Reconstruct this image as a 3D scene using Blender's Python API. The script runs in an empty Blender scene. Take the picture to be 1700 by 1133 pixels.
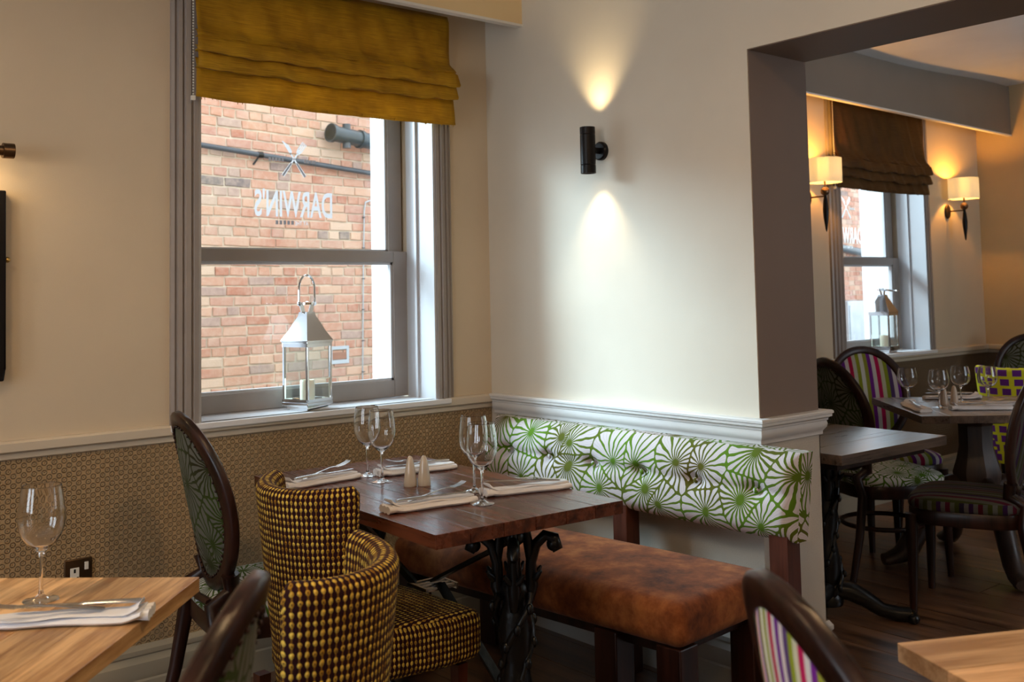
import bpy, math, random
from mathutils import Vector, Matrix
R = random.Random(7)
S = bpy.context.scene
COL = S.collection
PI = math.pi
sin, cos = math.sin, math.cos

# ------------------------------------------------------------------ camera
cd = bpy.data.cameras.new('camera')
cam = bpy.data.objects.new('camera', cd)
COL.objects.link(cam)
YAW, PITCH, ROLL, FPX, PPY = 0.69608, 0.06286, -0.01974, 1693.24, 381.05
fw = Vector((sin(YAW) * cos(PITCH), cos(YAW) * cos(PITCH), sin(PITCH)))
rt = Vector((cos(YAW), -sin(YAW), 0))
up = rt.cross(fw)
rt2 = rt * cos(ROLL) + up * sin(ROLL)
up2 = up * cos(ROLL) - rt * sin(ROLL)
m = Matrix.Identity(4)
for i in range(3):
    m[i][0], m[i][1], m[i][2] = rt2[i], up2[i], -fw[i]
m[0][3], m[1][3], m[2][3] = 0, 0, 1.33
cam.matrix_world = m
cd.sensor_fit = 'HORIZONTAL'
cd.sensor_width = 36
cd.lens = 36 * FPX / 1700
cd.shift_y = -(566.5 - PPY) / 1700
cd.clip_start = 0.05
cd.dof.use_dof = True
cd.dof.focus_distance = 3.1
cd.dof.aperture_fstop = 5.6
S.camera = cam

# ------------------------------------------------------------------ world, sun, lamps, exposure
S.view_settings.view_transform = 'Standard'
S.view_settings.look = 'None'
S.view_settings.gamma = 1
S.view_settings.use_curve_mapping = False
S.view_settings.exposure = 0.22
w = bpy.data.worlds.new('overcast_sky')
S.world = w
w.use_nodes = True
bg = w.node_tree.nodes['Background']
bg.inputs[0].default_value = (0.80, 0.90, 1.0, 1)
bg.inputs[1].default_value = 3.1

def lamp(name, kind, loc, energy, color, aim=None, **kw):
    d = bpy.data.lights.new(name, kind)
    d.energy = energy
    d.color = color
    for k, v in kw.items():
        setattr(d, k, v)
    o = bpy.data.objects.new(name, d)
    COL.objects.link(o)
    o.location = loc
    if aim is not None:
        o.rotation_euler = Vector(aim).to_track_quat('-Z', 'Y').to_euler()
    return o

lamp('hazy_sun', 'SUN', (3, 9, 8), 14.0, (0.64, 0.86, 1.0), aim=(0.55, -1.0, -0.60), angle=math.radians(34))
WARM = (1.0, 0.66, 0.34)
# warm fill added as unseen ceiling lamps, behind and beside the camera
for p, e in (((-0.2, 1.9, 2.72), 11), ((1.3, 0.9, 2.72), 11), ((-0.6, -0.6, 2.72), 11), ((1.5, -0.9, 2.72), 11)):
    lamp('ceiling_fill', 'AREA', p, e, WARM, aim=(0, 0, -1), shape='DISK', size=0.16)
for p, e in (((4.6, 0.6, 2.66), .5), ((6.3, 1.2, 2.66), .4)):  # same added fill over the far room
    lamp('ceiling_fill', 'AREA', p, e, WARM, aim=(0, 0, -1), shape='DISK', size=0.16)
# daylight through the two tall windows in the left wall and an unseen one at the far right, aimed up to lift the ceiling
for y in (0.6, 1.9):
    lamp('window_daylight', 'AREA', (-2.72, y, 1.55), 14, (0.80, 0.90, 1.0), aim=(1, 0, -0.1), shape='RECTANGLE', size=0.8, size_y=1.5)
lamp('window_daylight', 'AREA', (5.3, -0.62, 1.5), 7, (0.80, 0.90, 1.0), aim=(0, 1, 0.7), shape='RECTANGLE', size=1.3, size_y=1.5, spread=math.radians(100))

# ------------------------------------------------------------------ mesh builder
class MB:
    def __init__(s):
        s.v, s.f, s.uv, s.mi, s.cm = [], [], [], [], 0
    def quad(s, a, uvs=None):
        s.f.append(tuple(a)); s.uv.append(uvs); s.mi.append(s.cm)
    def add(s, verts, faces):
        n = len(s.v)
        s.v += [tuple(p) for p in verts]
        for f in faces:
            s.quad([n + i for i in f])
        return n
    def box(s, x0, x1, y0, y1, z0, z1, T=None):
        V = [(x0, y0, z0), (x1, y0, z0), (x1, y1, z0), (x0, y1, z0), (x0, y0, z1), (x1, y0, z1), (x1, y1, z1), (x0, y1, z1)]
        if T is not None: V = [T @ Vector(p) for p in V]
        s.add(V, [(3, 2, 1, 0), (4, 5, 6, 7), (0, 1, 5, 4), (1, 2, 6, 5), (2, 3, 7, 6), (3, 0, 4, 7)])
        return s
    def bar(s, a, b, w, h, upv=(0, 0, 1)):
        a, b = Vector(a), Vector(b); d = (b - a); L = d.length; d.normalize()
        u = Vector(upv); sx = d.cross(u)
        if sx.length < 1e-4: sx = d.cross(Vector((1, 0, 0)))
        sx.normalize(); u = sx.cross(d)
        V = []
        for p in (a, b):
            for i, j in ((-1, -1), (1, -1), (1, 1), (-1, 1)):
                V.append(p + sx * (i * w / 2) + u * (j * h / 2))
        s.add(V, [(3, 2, 1, 0), (4, 5, 6, 7), (0, 1, 5, 4), (1, 2, 6, 5), (2, 3, 7, 6), (3, 0, 4, 7)])
        return s
    def rbox(s, c, size, r, n=4, crown=0.0, k=5, T=None):
        hs = [q / 2 for q in size]
        def samp(h):
            o = []
            for i in range(n): o.append(-h + r * (1 - cos(PI / 2 * i / n)) if False else -h + r * i / n)
            for i in range(k + 1): o.append(-(h - r) + 2 * (h - r) * i / k)
            for i in range(1, n + 1): o.append(h - r + r * i / n)
            return o
        A = [samp(h) for h in hs]
        key = {}
        def vid(p):
            q = [max(-(h - r), min(h - r, t)) for t, h in zip(p, hs)]
            d = Vector([a - b for a, b in zip(p, q)])
            if d.length > 1e-9: d = d.normalized() * r
            x = [q[i] + d[i] for i in range(3)]
            if crown and x[2] > 0:
                x[2] += crown * (1 - (x[0] / hs[0]) ** 2) * (1 - (x[1] / hs[1]) ** 2)
            kk = tuple(round(t, 5) for t in x)
            if kk not in key:
                P = Vector(x) + Vector(c)
                if T is not None: P = T @ P
                key[kk] = len(s.v); s.v.append(tuple(P))
            return key[kk]
        for ax in range(3):
            a, b = [(1, 2), (2, 0), (0, 1)][ax]
            for sg in (-1, 1):
                for i in range(len(A[a]) - 1):
                    for j in range(len(A[b]) - 1):
                        q = []
                        for (di, dj) in ((0, 0), (1, 0), (1, 1), (0, 1)):
                            p = [0, 0, 0]; p[ax] = sg * hs[ax]; p[a] = A[a][i + di]; p[b] = A[b][j + dj]
                            q.append(vid(p))
                        if len(set(q)) < 3: continue
                        qq = []
                        for t in q:
                            if t not in qq: qq.append(t)
                        s.quad(qq if sg > 0 else qq[::-1])
        return s
    def rings(s, loops, closed=True, caps=True, loop_closed=False, uvf=None):
        n = len(loops[0]); base = len(s.v)
        for l in loops: s.v += [tuple(p) for p in l]
        m = len(loops)
        for i in range(m if loop_closed else m - 1):
            for j in range(n if closed else n - 1):
                i2, j2 = (i + 1) % m, (j + 1) % n
                uvs = None
                if uvf: uvs = [uvf(i, j), uvf(i, j + 1), uvf(i + 1, j + 1), uvf(i + 1, j)]
                s.quad([base + i * n + j, base + i * n + j2, base + i2 * n + j2, base + i2 * n + j], uvs)
        if caps and closed and not loop_closed:
            s.quad([base + j for j in range(n)][::-1]); s.quad([base + (m - 1) * n + j for j in range(n)])
        return s
    def tube(s, pts, rad, n=8, closed=False, flat=1.0):
        pts = [Vector(p) for p in pts]; m = len(pts)
        if not hasattr(rad, '__len__'): rad = [rad] * m
        L = []; pu = None
        for i in range(m):
            a = pts[(i - 1) % m] if (closed or i > 0) else pts[i]
            b = pts[(i + 1) % m] if (closed or i < m - 1) else pts[i]
            d = (b - a).normalized()
            if pu is None:
                pu = Vector((0, 0, 1)) if abs(d.z) < .9 else Vector((1, 0, 0))
            u = (pu - d * pu.dot(d)).normalized(); pu = u
            w_ = d.cross(u)
            L.append([pts[i] + u * (cos(2 * PI * k / n) * rad[i] * flat) + w_ * (sin(2 * PI * k / n) * rad[i]) for k in range(n)])
        s.rings(L, loop_closed=closed)
        return s
    def lathe(s, prof, n=24, c=(0, 0, 0), T=None):
        c = Vector(c); L = []
        for r, z in prof:
            l = [Vector((r * cos(2 * PI * k / n), r * sin(2 * PI * k / n), z)) + c for k in range(n)]
            if T is not None: l = [T @ p for p in l]
            L.append(l)
        s.rings(L, caps=(prof[0][0] > 1e-5 or prof[-1][0] > 1e-5))
        return s
    def ball(s, c, r, n=12, sc=(1, 1, 1), T=None):
        pr = [(max(1e-6, r * sin(PI * i / n)), -r * cos(PI * i / n)) for i in range(n + 1)]
        L = []
        for rr, z in pr:
            l = [Vector((rr * cos(2 * PI * k / (n + 4)) * sc[0], rr * sin(2 * PI * k / (n + 4)) * sc[1], z * sc[2])) for k in range(n + 4)]
            l = [(T @ p if T is not None else p) + Vector(c) for p in l]
            L.append(l)
        s.rings(L, caps=False)
        return s
    def extrude(s, prof, path, side=1, caps=True):
        """prof: (out, z) pairs; path: 2-D polyline; out is to the given side of the path, corners mitred"""
        P = [Vector(p) for p in path]; L = []
        for i, p in enumerate(P):
            ds = []
            if i > 0: ds.append((P[i] - P[i - 1]).normalized())
            if i < len(P) - 1: ds.append((P[i + 1] - P[i]).normalized())
            ns = [Vector((d.y, -d.x)) * side for d in ds]
            nn = sum(ns, Vector((0, 0))).normalized()
            nn = nn / max(.2, nn.dot(ns[0]))
            L.append([(p.x + nn.x * o, p.y + nn.y * o, z) for o, z in prof])
        s.rings(L, caps=caps)
        return s
    def prism(s, poly, z0, z1, T=None, axis='Z'):
        n = len(poly)
        def pt(a, b, c):
            p = Vector((a, b, c)) if axis == 'Z' else (Vector((a, c, b)) if axis == 'Y' else Vector((c, a, b)))
            return T @ p if T is not None else p
        V = [pt(a, b, z0) for a, b in poly] + [pt(a, b, z1) for a, b in poly]
        s.add(V, [tuple(range(n))[::-1], tuple(range(n, 2 * n))] + [(i, (i + 1) % n, n + (i + 1) % n, n + i) for i in range(n)])
        return s
    def mesh(s, name, mats, smooth=35):
        me = bpy.data.meshes.new(name)
        me.from_pydata(s.v, [], s.f)
        for mt in mats: me.materials.append(mt)
        uvl = me.uv_layers.new(name='UVMap')
        for p, u, mi in zip(me.polygons, s.uv, s.mi):
            p.material_index = mi
            if u is None:
                nx, ny, nz = (abs(t) for t in p.normal)
                for li in p.loop_indices:
                    co = me.vertices[me.loops[li].vertex_index].co
                    uvl.data[li].uv = (co.x, co.y) if nz >= nx and nz >= ny else ((co.x, co.z) if ny >= nx else (co.y, co.z))
            else:
                for li, q in zip(p.loop_indices, u): uvl.data[li].uv = q
        import bmesh
        bm = bmesh.new(); bm.from_mesh(me)
        bmesh.ops.remove_doubles(bm, verts=bm.verts, dist=1e-6)
        bmesh.ops.recalc_face_normals(bm, faces=bm.faces)
        bm.to_mesh(me); bm.free()
        if smooth:
            me.shade_smooth(); me.set_sharp_from_angle(angle=math.radians(smooth))
        return me

def props(o, label=None, cat=None, group=None, kind=None):
    if label: o['label'] = label
    if cat: o['category'] = cat
    if group: o['group'] = group
    if kind: o['kind'] = kind
    return o

CACHE = {}
def ob(name, mb, mat, parent=None, loc=None, rot=None, bevel=0, smooth=35, key=None, solid=0, **kw):
    mats = mat if isinstance(mat, (list, tuple)) else [mat]
    if key is not None and key in CACHE: me = CACHE[key]
    else:
        if callable(mb): mb = mb()
        me = mb.mesh(name, mats, smooth)
        if key is not None: CACHE[key] = me
    o = bpy.data.objects.new(name, me); COL.objects.link(o)
    if parent is not None: o.parent = parent
    if loc is not None: o.location = loc
    if rot is not None: o.rotation_euler = rot
    if solid:
        md = o.modifiers.new('solid', 'SOLIDIFY'); md.thickness = solid; md.offset = 0
    if bevel:
        md = o.modifiers.new('bevel', 'BEVEL'); md.width = bevel; md.segments = 2; md.limit_method = 'ANGLE'; md.angle_limit = math.radians(40)
    return props(o, **kw)

def thing(name, label=None, cat=None, loc=(0, 0, 0), rz=0, group=None, kind=None, rot=None):
    o = bpy.data.objects.new(name, None); COL.objects.link(o)
    o.empty_display_size = .05
    o.location = loc; o.rotation_euler = rot if rot else (0, 0, rz)
    return props(o, label, cat, group, kind)

def dup(root, loc, rz, label, group=None):
    def cp(o, par):
        c = o.copy(); COL.objects.link(c)
        if par is not None: c.parent = par
        for ch in [q for q in o.children]: cp(ch, c)
        return c
    r = cp(root, None); r.location = loc; r.rotation_euler = (0, 0, rz); r['label'] = label
    if group: r['group'] = group
    return r

# ------------------------------------------------------------------ materials
class NT:
    def __init__(s, name):
        s.mat = bpy.data.materials.new(name); s.mat.use_nodes = True
        s.nt = s.mat.node_tree; s.n = s.nt.nodes
        s.b = s.n['Principled BSDF']; s.out = s.n['Material Output']
    def new(s, t, **kw):
        q = s.n.new(t)
        for k, v in kw.items(): setattr(q, k, v)
        return q
    def lk(s, a, b): s.nt.links.new(a, b)
    def put(s, sock, v):
        if hasattr(v, 'is_output'): s.lk(v, sock)
        else: sock.default_value = v
    def m(s, op, a, b=None, c=None, clamp=False):
        q = s.new('ShaderNodeMath', operation=op); q.use_clamp = clamp
        s.put(q.inputs[0], a)
        if b is not None: s.put(q.inputs[1], b)
        if c is not None: s.put(q.inputs[2], c)
        return q.outputs[0]
    def vm(s, op, a, b=None):
        q = s.new('ShaderNodeVectorMath', operation=op); s.put(q.inputs[0], a)
        if b is not None: s.put(q.inputs[1], b)
        return q.outputs[0]
    def mix(s, f, a, b, blend='MIX'):
        q = s.new('ShaderNodeMix', data_type='RGBA', blend_type=blend)
        s.put(q.inputs[0], f); s.put(q.inputs[6], c4(a)); s.put(q.inputs[7], c4(b))
        return q.outputs[2]
    def uv(s): return s.new('ShaderNodeUVMap').outputs[0]
    def obj(s): return s.new('ShaderNodeTexCoord').outputs['Object']
    def sep(s, v):
        q = s.new('ShaderNodeSeparateXYZ'); s.put(q.inputs[0], v); return q.outputs
    def comb(s, x, y, z=0.0):
        q = s.new('ShaderNodeCombineXYZ'); s.put(q.inputs[0], x); s.put(q.inputs[1], y); s.put(q.inputs[2], z); return q.outputs[0]
    def scale(s, v, sc):
        return s.vm('MULTIPLY', v, sc)
    def noise(s, v, scale, detail=3, rough=.55, out='Fac'):
        q = s.new('ShaderNodeTexNoise'); s.put(q.inputs['Vector'], v); q.inputs['Scale'].default_value = scale
        q.inputs['Detail'].default_value = detail; q.inputs['Roughness'].default_value = rough
        return q.outputs[out]
    def ramp(s, f, stops, interp='LINEAR'):
        q = s.new('ShaderNodeValToRGB'); s.put(q.inputs[0], f); e = q.color_ramp; e.interpolation = interp
        while len(e.elements) < len(stops): e.elements.new(.5)
        for el, (p, c) in zip(e.elements, stops): el.position = p; el.color = c4(c)
        return q.outputs[0]
    def rng(s, v, a, b, c, d):
        q = s.new('ShaderNodeMapRange'); s.put(q.inputs[0], v)
        for i, t in enumerate((a, b, c, d)): q.inputs[i + 1].default_value = t
        return q.outputs[0]
    def bump(s, h, strength=.3, dist=.01):
        q = s.new('ShaderNodeBump'); s.put(q.inputs['Height'], h); q.inputs['Strength'].default_value = strength; q.inputs['Distance'].default_value = dist
        s.lk(q.outputs[0], s.b.inputs['Normal'])
    def set(s, **kw):
        al = dict(col='Base Color', rough='Roughness', metal='Metallic', spec='Specular IOR Level', coat='Coat Weight', coatr='Coat Roughness', sheen='Sheen Weight', trans='Transmission Weight', ior='IOR', em='Emission Color', es='Emission Strength', alpha='Alpha', sub='Subsurface Weight')
        for k, v in kw.items():
            if k in ('col', 'em') and not hasattr(v, 'is_output'): v = c4(v)
            s.put(s.b.inputs[al[k]], v)
        return s

def c4(c):
    if hasattr(c, 'is_output'): return c
    return tuple(c) if len(c) == 4 else (*c, 1)

def plain(name, col, rough=.5, var=.12, vs=6, bump=0, bs=60, **kw):
    t = NT(name); o = t.obj()
    f = t.noise(o, vs)
    t.set(col=t.mix(t.rng(f, .3, .7, 0, 1), tuple(c * (1 - var) for c in col), tuple(min(1, c * (1 + var)) for c in col)), rough=rough, **kw)
    if bump: t.bump(t.noise(o, bs, 2), bump, .004)
    return t.mat

def wood(name, c1, c2, axis=1, rough=.4, sc=1.0, coat=0.0, tint=True, spec=.5, knots=False, coatr=.05):
    t = NT(name); o = t.obj()
    st = [14.0, 14.0, 14.0]; st[axis] = 1.1
    v = t.scale(o, tuple(q * sc for q in st))
    oi = t.new('ShaderNodeObjectInfo').outputs['Random']
    v = t.vm('ADD', v, t.comb(t.m('MULTIPLY', oi, 31.0), t.m('MULTIPLY', oi, 17.0), t.m('MULTIPLY', oi, 7.0)))
    f = t.noise(v, 1.6, 5, .62)
    g = t.noise(t.scale(v, (3.0, 3.0, 3.0)), 2.2, 3, .7)
    ff = t.m('ADD', t.m('MULTIPLY', f, .75), t.m('MULTIPLY', g, .25))
    col = t.ramp(ff, [(.40, c1), (.5, tuple((a + b) / 2 for a, b in zip(c1, c2))), (.60, c2)])
    if tint:
        hv = t.new('ShaderNodeHueSaturation'); t.put(hv.inputs['Color'], col); t.put(hv.inputs['Value'], t.rng(oi, 0, 1, .68, 1.25))
        col = hv.outputs[0]
    if knots:
        vo = t.new('ShaderNodeTexVoronoi'); t.put(vo.inputs['Vector'], t.scale(v, (.22, .22, .22))); vo.inputs['Scale'].default_value = 1.0
        kf = t.m('MULTIPLY', t.m('LESS_THAN', vo.outputs['Distance'], .16), t.rng(t.noise(v, 3), .4, .6, 0, 1))
        col = t.mix(t.m('MULTIPLY', kf, .8), col, (.05, .025, .012))
    t.set(col=col, rough=t.rng(f, .3, .7, rough * .85, rough * 1.15), coat=coat, coatr=coatr, spec=spec)
    t.bump(g, .12, .002)
    return t.mat

def leaf(name, cell, ground, l1, l2, wobble=.17):
    """burst leaves: radial petals round scattered centres, with rounded petal ends"""
    t = NT(name); u = t.uv()
    v = t.scale(u, (1 / cell, 1 / cell, 0))
    wob = t.noise(u, 14, 2, .5, 'Color')
    v = t.vm('ADD', v, t.scale(t.vm('SUBTRACT', wob, (.5, .5, .5)), (wobble, wobble, 0)))
    vo = t.new('ShaderNodeTexVoronoi', voronoi_dimensions='2D'); t.put(vo.inputs['Vector'], v); vo.inputs['Scale'].default_value = 1; vo.inputs['Randomness'].default_value = .8
    ve = t.new('ShaderNodeTexVoronoi', voronoi_dimensions='2D', feature='DISTANCE_TO_EDGE'); t.put(ve.inputs['Vector'], v); ve.inputs['Scale'].default_value = 1; ve.inputs['Randomness'].default_value = .8
    d = t.sep(t.vm('SUBTRACT', v, vo.outputs['Position']))
    cr = t.sep(vo.outputs['Color'])
    ang = t.m('ADD', t.m('ARCTAN2', d[1], d[0]), t.m('MULTIPLY', cr[0], 6.28))
    npet = t.m('FLOOR', t.m('ADD', 17, t.m('MULTIPLY', cr[1], 8)))
    fr = t.m('FRACT', t.m('MULTIPLY', ang, t.m('DIVIDE', npet, 2 * PI)))
    c = t.m('ABSOLUTE', t.m('SUBTRACT', fr, .5))                 # .5 on a petal line, 0 in its middle
    r = vo.outputs['Distance']
    wid = t.m('MULTIPLY', t.m('SUBTRACT', .5, c), t.m('MULTIPLY', r, t.m('DIVIDE', 2 * PI, npet)))
    lines = t.m('LESS_THAN', wid, t.rng(r, 0, .5, .010, .029))
    end = t.m('ADD', .020, t.m('MULTIPLY', t.m('POWER', t.m('MULTIPLY', c, 2), 3), .075))
    edge = t.m('LESS_THAN', ve.outputs['Distance'], end)
    core = t.m('LESS_THAN', r, .045)
    mask = t.m('MAXIMUM', t.m('MAXIMUM', lines, edge), core)
    vein = t.m('MULTIPLY', t.m('LESS_THAN', t.m('ABSOLUTE', t.m('SUBTRACT', c, .13)), .03), .25)
    tone = t.noise(u, 3.2, 1)
    lc = t.mix(t.rng(tone, .38, .62, 0, 1), l1, l2)
    gc = t.mix(vein, ground, tuple(q * .45 for q in ground))
    t.set(col=t.mix(mask, gc, lc), rough=.9, sheen=.03, spec=.2)
    h = t.m('ADD', t.m('MULTIPLY', mask, .6), t.m('MULTIPLY', t.noise(u, 420, 1), .4))
    t.bump(h, .5, .0025)
    return t.mat

def woven(name, du, dv, dots, base, thread, cover=.30):
    t = NT(name); u = t.sep(t.uv())
    jit = t.noise(t.uv(), 40, 2)
    a = t.m('ADD', t.m('DIVIDE', u[0], du), t.m('MULTIPLY', jit, .35)); b = t.m('ADD', t.m('DIVIDE', u[1], dv), t.m('MULTIPLY', jit, .5))
    fa = t.m('SUBTRACT', t.m('FRACT', a), .5); fb = t.m('SUBTRACT', t.m('FRACT', b), .5)
    ex = t.m('ADD', t.m('POWER', t.m('DIVIDE', fa, cover), 2), t.m('POWER', t.m('DIVIDE', fb, .31), 2))
    dot = t.m('LESS_THAN', ex, 1.0)
    th = t.m('LESS_THAN', t.m('ABSOLUTE', fa), .12)
    wn = t.new('ShaderNodeTexWhiteNoise', noise_dimensions='2D'); t.put(wn.inputs['Vector'], t.comb(t.m('FLOOR', a), t.m('FLOOR', b)))
    dc = t.mix(t.m('POWER', wn.outputs['Value'], 1.6), dots[0], dots[1])
    hole = t.m('MULTIPLY', t.m('LESS_THAN', ex, .12), t.m('GREATER_THAN', wn.outputs['Value'], .6))
    dc = t.mix(t.m('MULTIPLY', hole, .7), dc, base)
    col = t.mix(dot, t.mix(th, base, thread), dc)
    t.set(col=col, rough=.9, sheen=.03, spec=.15)
    t.bump(t.m('MAXIMUM', t.m('MULTIPLY', t.m('SUBTRACT', 1, t.m('MINIMUM', ex, 1)), 1.0), t.m('MULTIPLY', th, .3)), .8, .004)
    return t.mat

STRIPE = [(.80, .78, .70), (.32, .36, .02), (.62, .60, .50), (.48, .005, .06), (.70, .64, .60), (.16, .02, .26), (.70, .62, .60), (.10, .05, .17), (.28, .34, .02), (.66, .64, .45), (.55, .01, .10), (.75, .70, .66), (.20, .02, .30), (.34, .36, .04)]
def stripes(name, period, dark=1.0):
    t = NT(name); u = t.sep(t.uv())
    f = t.m('FRACT', t.m('DIVIDE', t.m('ADD', u[0], 3.0), period))
    n = len(STRIPE)
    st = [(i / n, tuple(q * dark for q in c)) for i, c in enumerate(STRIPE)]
    t.set(col=t.ramp(f, st, 'CONSTANT'), rough=.9, sheen=.03, spec=.2)
    t.bump(t.m('ADD', t.m('SINE', t.m('MULTIPLY', u[1], 2400)), t.noise(t.uv(), 300, 1)), .2, .002)
    return t.mat

def checks(name, du, dv):
    t = NT(name); u = t.sep(t.uv())
    row = t.m('FLOOR', t.m('DIVIDE', u[1], dv))
    a = t.m('FRACT', t.m('ADD', t.m('DIVIDE', u[0], du), t.m('MULTIPLY', row, .12))); b = t.m('FRACT', t.m('DIVIDE', u[1], dv))
    k = t.m('MULTIPLY', t.m('GREATER_THAN', a, .36), t.m('GREATER_THAN', b, .30))
    t.set(col=t.mix(k, (.62, .60, .02), (.115, .02, .20)), rough=.9, sheen=.03, spec=.2)
    t.bump(t.m('SUBTRACT', 1, k), .6, .004)
    return t.mat

def embossed(name, col, tile=.030, strength=.9):
    t = NT(name); u = t.sep(t.uv())
    def ring(ox, oy):
        a = t.m('SUBTRACT', t.m('FRACT', t.m('ADD', t.m('DIVIDE', u[0], tile), ox)), .5); b = t.m('SUBTRACT', t.m('FRACT', t.m('ADD', t.m('DIVIDE', u[1], tile), oy)), .5)
        r = t.m('SQRT', t.m('ADD', t.m('MULTIPLY', a, a), t.m('MULTIPLY', b, b)))
        return t.m('MULTIPLY', t.m('COSINE', t.m('MULTIPLY', r, 26)), t.m('LESS_THAN', r, .36))
    h = t.m('MAXIMUM', ring(0, 0), ring(.5, .5))
    f = t.noise(t.uv(), 3, 2)
    t.set(col=t.mix(t.rng(f, .3, .7, 0, 1), tuple(c * .92 for c in col), tuple(c * 1.06 for c in col)), rough=.55)
    t.bump(h, strength, .03)
    return t.mat

def glassy(name, tint=(1, 1, 1), refl=1.0):
    t = NT(name); n = t.n
    tr = n.new('ShaderNodeBsdfTransparent'); tr.inputs[0].default_value = c4(tint)
    gl = n.new('ShaderNodeBsdfGlossy'); gl.inputs['Roughness'].default_value = .02
    lw = n.new('ShaderNodeLayerWeight'); lw.inputs[0].default_value = .5
    mx = n.new('ShaderNodeMixShader')
    t.put(mx.inputs[0], t.m('MULTIPLY', t.m('ADD', .04, t.m('MULTIPLY', t.m('POWER', lw.outputs['Facing'], 5), .96)), refl)); t.lk(tr.outputs[0], mx.inputs[1]); t.lk(gl.outputs[0], mx.inputs[2])
    t.lk(mx.outputs[0], t.out.inputs[0])
    return t.mat

def brick_mat(name, island):
    t = NT(name); o = t.obj()
    if island: r = t.new('ShaderNodeNewGeometry').outputs['Random Per Island']; pos = t.new('ShaderNodeNewGeometry').outputs['Position']
    else:
        r = t.new('ShaderNodeObjectInfo').outputs['Random']; pos = t.new('ShaderNodeNewGeometry').outputs['Position']
    c = t.ramp(r, [(0, (.40, .155, .10)), (.18, (.47, .22, .15)), (.38, (.52, .27, .185)), (.55, (.44, .22, .17)), (.72, (.57, .34, .24)), (.86, (.60, .43, .32)), (.96, (.36, .24, .21)), (1, (.15, .13, .13))])
    n = t.noise(pos, 22, 4, .65)
    c = t.mix(t.rng(n, .35, .75, 0, .55), c, (.62, .45, .36))
    n2 = t.noise(pos, 1.4, 2)
    c = t.mix(t.rng(n2, .5, .75, 0, .45), c, (.62, .48, .34))
    t.set(col=c, rough=.9, spec=.2)
    t.bump(t.noise(pos, 90, 3), .5, .006)
    return t.mat

M = {}
M['wall'] = plain('wall_paint', (.63, .52, .375), .7, .03, 3, .12, 350)
M['wall_r'] = plain('wall_paint_pale', (.66, .60, .50), .6, .03, 3, .06, 200)
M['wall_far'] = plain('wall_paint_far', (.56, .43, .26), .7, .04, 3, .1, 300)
M['wall_shade'] = plain('wall_paint_shaded', (.20, .14, .105), .6, .04, 3)  # shade on the unlit pillar end and lintel underside put into the colour
M['ceil'] = plain('ceiling_paint', (.70, .71, .72), .85, .05, 2, .35, 60)
M['beam'] = plain('beam_paint', (.80, .60, .33), .6, .03, 3)
M['beam2'] = plain('beam_paint_shaded', (.21, .18, .15), .6, .04, 3)  # shade on the far room's beam face put into a darker colour
M['lit_edge'] = plain('lit_edge_paint', (.78, .75, .70), .5, .03)  # pale colour stands in for light on the boards' bottom edges
M['trim'] = plain('trim_paint', (.66, .655, .65), .38, .03, 4)
M['trimw'] = plain('rail_paint', (.62, .54, .43), .4, .03, 4)
M['sill'] = plain('sill_paint', (.74, .75, .78), .3, .03, 4)
M['frame'] = plain('frame_paint', (.30, .265, .245), .4, .06, 8)
M['jamb'] = plain('jamb_paint_daylit', (.52, .52, .54), .45, .03, 4)  # daylight on the jambs put into a paler grey than the frames
M['skirt'] = plain('skirting_paint', (.40, .35, .26), .45, .05, 4)
M['skirtw'] = plain('skirting_pale', (.55, .54, .52), .5, .05, 4)
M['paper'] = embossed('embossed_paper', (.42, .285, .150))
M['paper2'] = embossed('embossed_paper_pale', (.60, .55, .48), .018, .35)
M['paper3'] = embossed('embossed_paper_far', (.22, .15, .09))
M['white_out'] = plain('white_masonry_paint', (.80, .82, .86), .7, .03)
M['mortar'] = plain('mortar', (.56, .46, .36), .95, .2, 12, .4, 60)
M['brick'] = brick_mat('brick_single', False)
M['bricks'] = brick_mat('brick_stuff', True)
M['pvc'] = plain('grey_plastic', (.035, .050, .062), .3, .15, 10)
M['pvc2'] = plain('dark_grey_pipe', (.05, .058, .07), .35, .15, 10)
M['zinc'] = plain('pale_grey_metal', (.42, .46, .50), .4, .1, 5, metal=.4)
M['asphalt'] = plain('asphalt', (.20, .20, .20), .9, .2, 20, .5, 90)
M['pane'] = glassy('window_glass', (.97, .985, .98))
M['lpane'] = glassy('lantern_glass', (.96, .98, .97), 1.2)
def vinyl(name, c):
    t = NT(name); t.set(col=c, rough=.7)
    tl = t.new('ShaderNodeBsdfTranslucent'); tl.inputs[0].default_value = c4(c)
    mx = t.new('ShaderNodeMixShader'); mx.inputs[0].default_value = .75
    t.lk(t.b.outputs[0], mx.inputs[1]); t.lk(tl.outputs[0], mx.inputs[2]); t.lk(mx.outputs[0], t.out.inputs[0])
    return t.mat
M['vinyl'] = vinyl('etched_vinyl', (.33, .30, .295))
M['vinylw'] = vinyl('etched_vinyl_white', (.66, .68, .68))
t = NT('wine_glass'); t.set(col=(1, 1, 1), rough=0.0, trans=1.0, ior=1.45, spec=.5); M['glass'] = t.mat; M['foot'] = glassy('wine_glass_foot', (.99, .99, .99), 4.0)
t = NT('chrome'); t.set(col=(.80, .81, .83), rough=.07, metal=1.0); M['chrome'] = t.mat
t = NT('brushed_steel'); t.set(col=(.62, .61, .60), rough=.22, metal=1.0); M['steel'] = t.mat
t = NT('brass'); t.set(col=(.48, .32, .11), rough=.3, metal=1.0); M['brass'] = t.mat
t = NT('bronze'); t.set(col=(.16, .10, .06), rough=.35, metal=1.0); M['bronze'] = t.mat
M['black'] = plain('black_lacquer', (.006, .005, .006), .34, .1, 10, spec=.22)
M['iron'] = plain('black_cast_iron', (.004, .004, .0045), .30, .2, 30, .25, 60, spec=.35)
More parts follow.
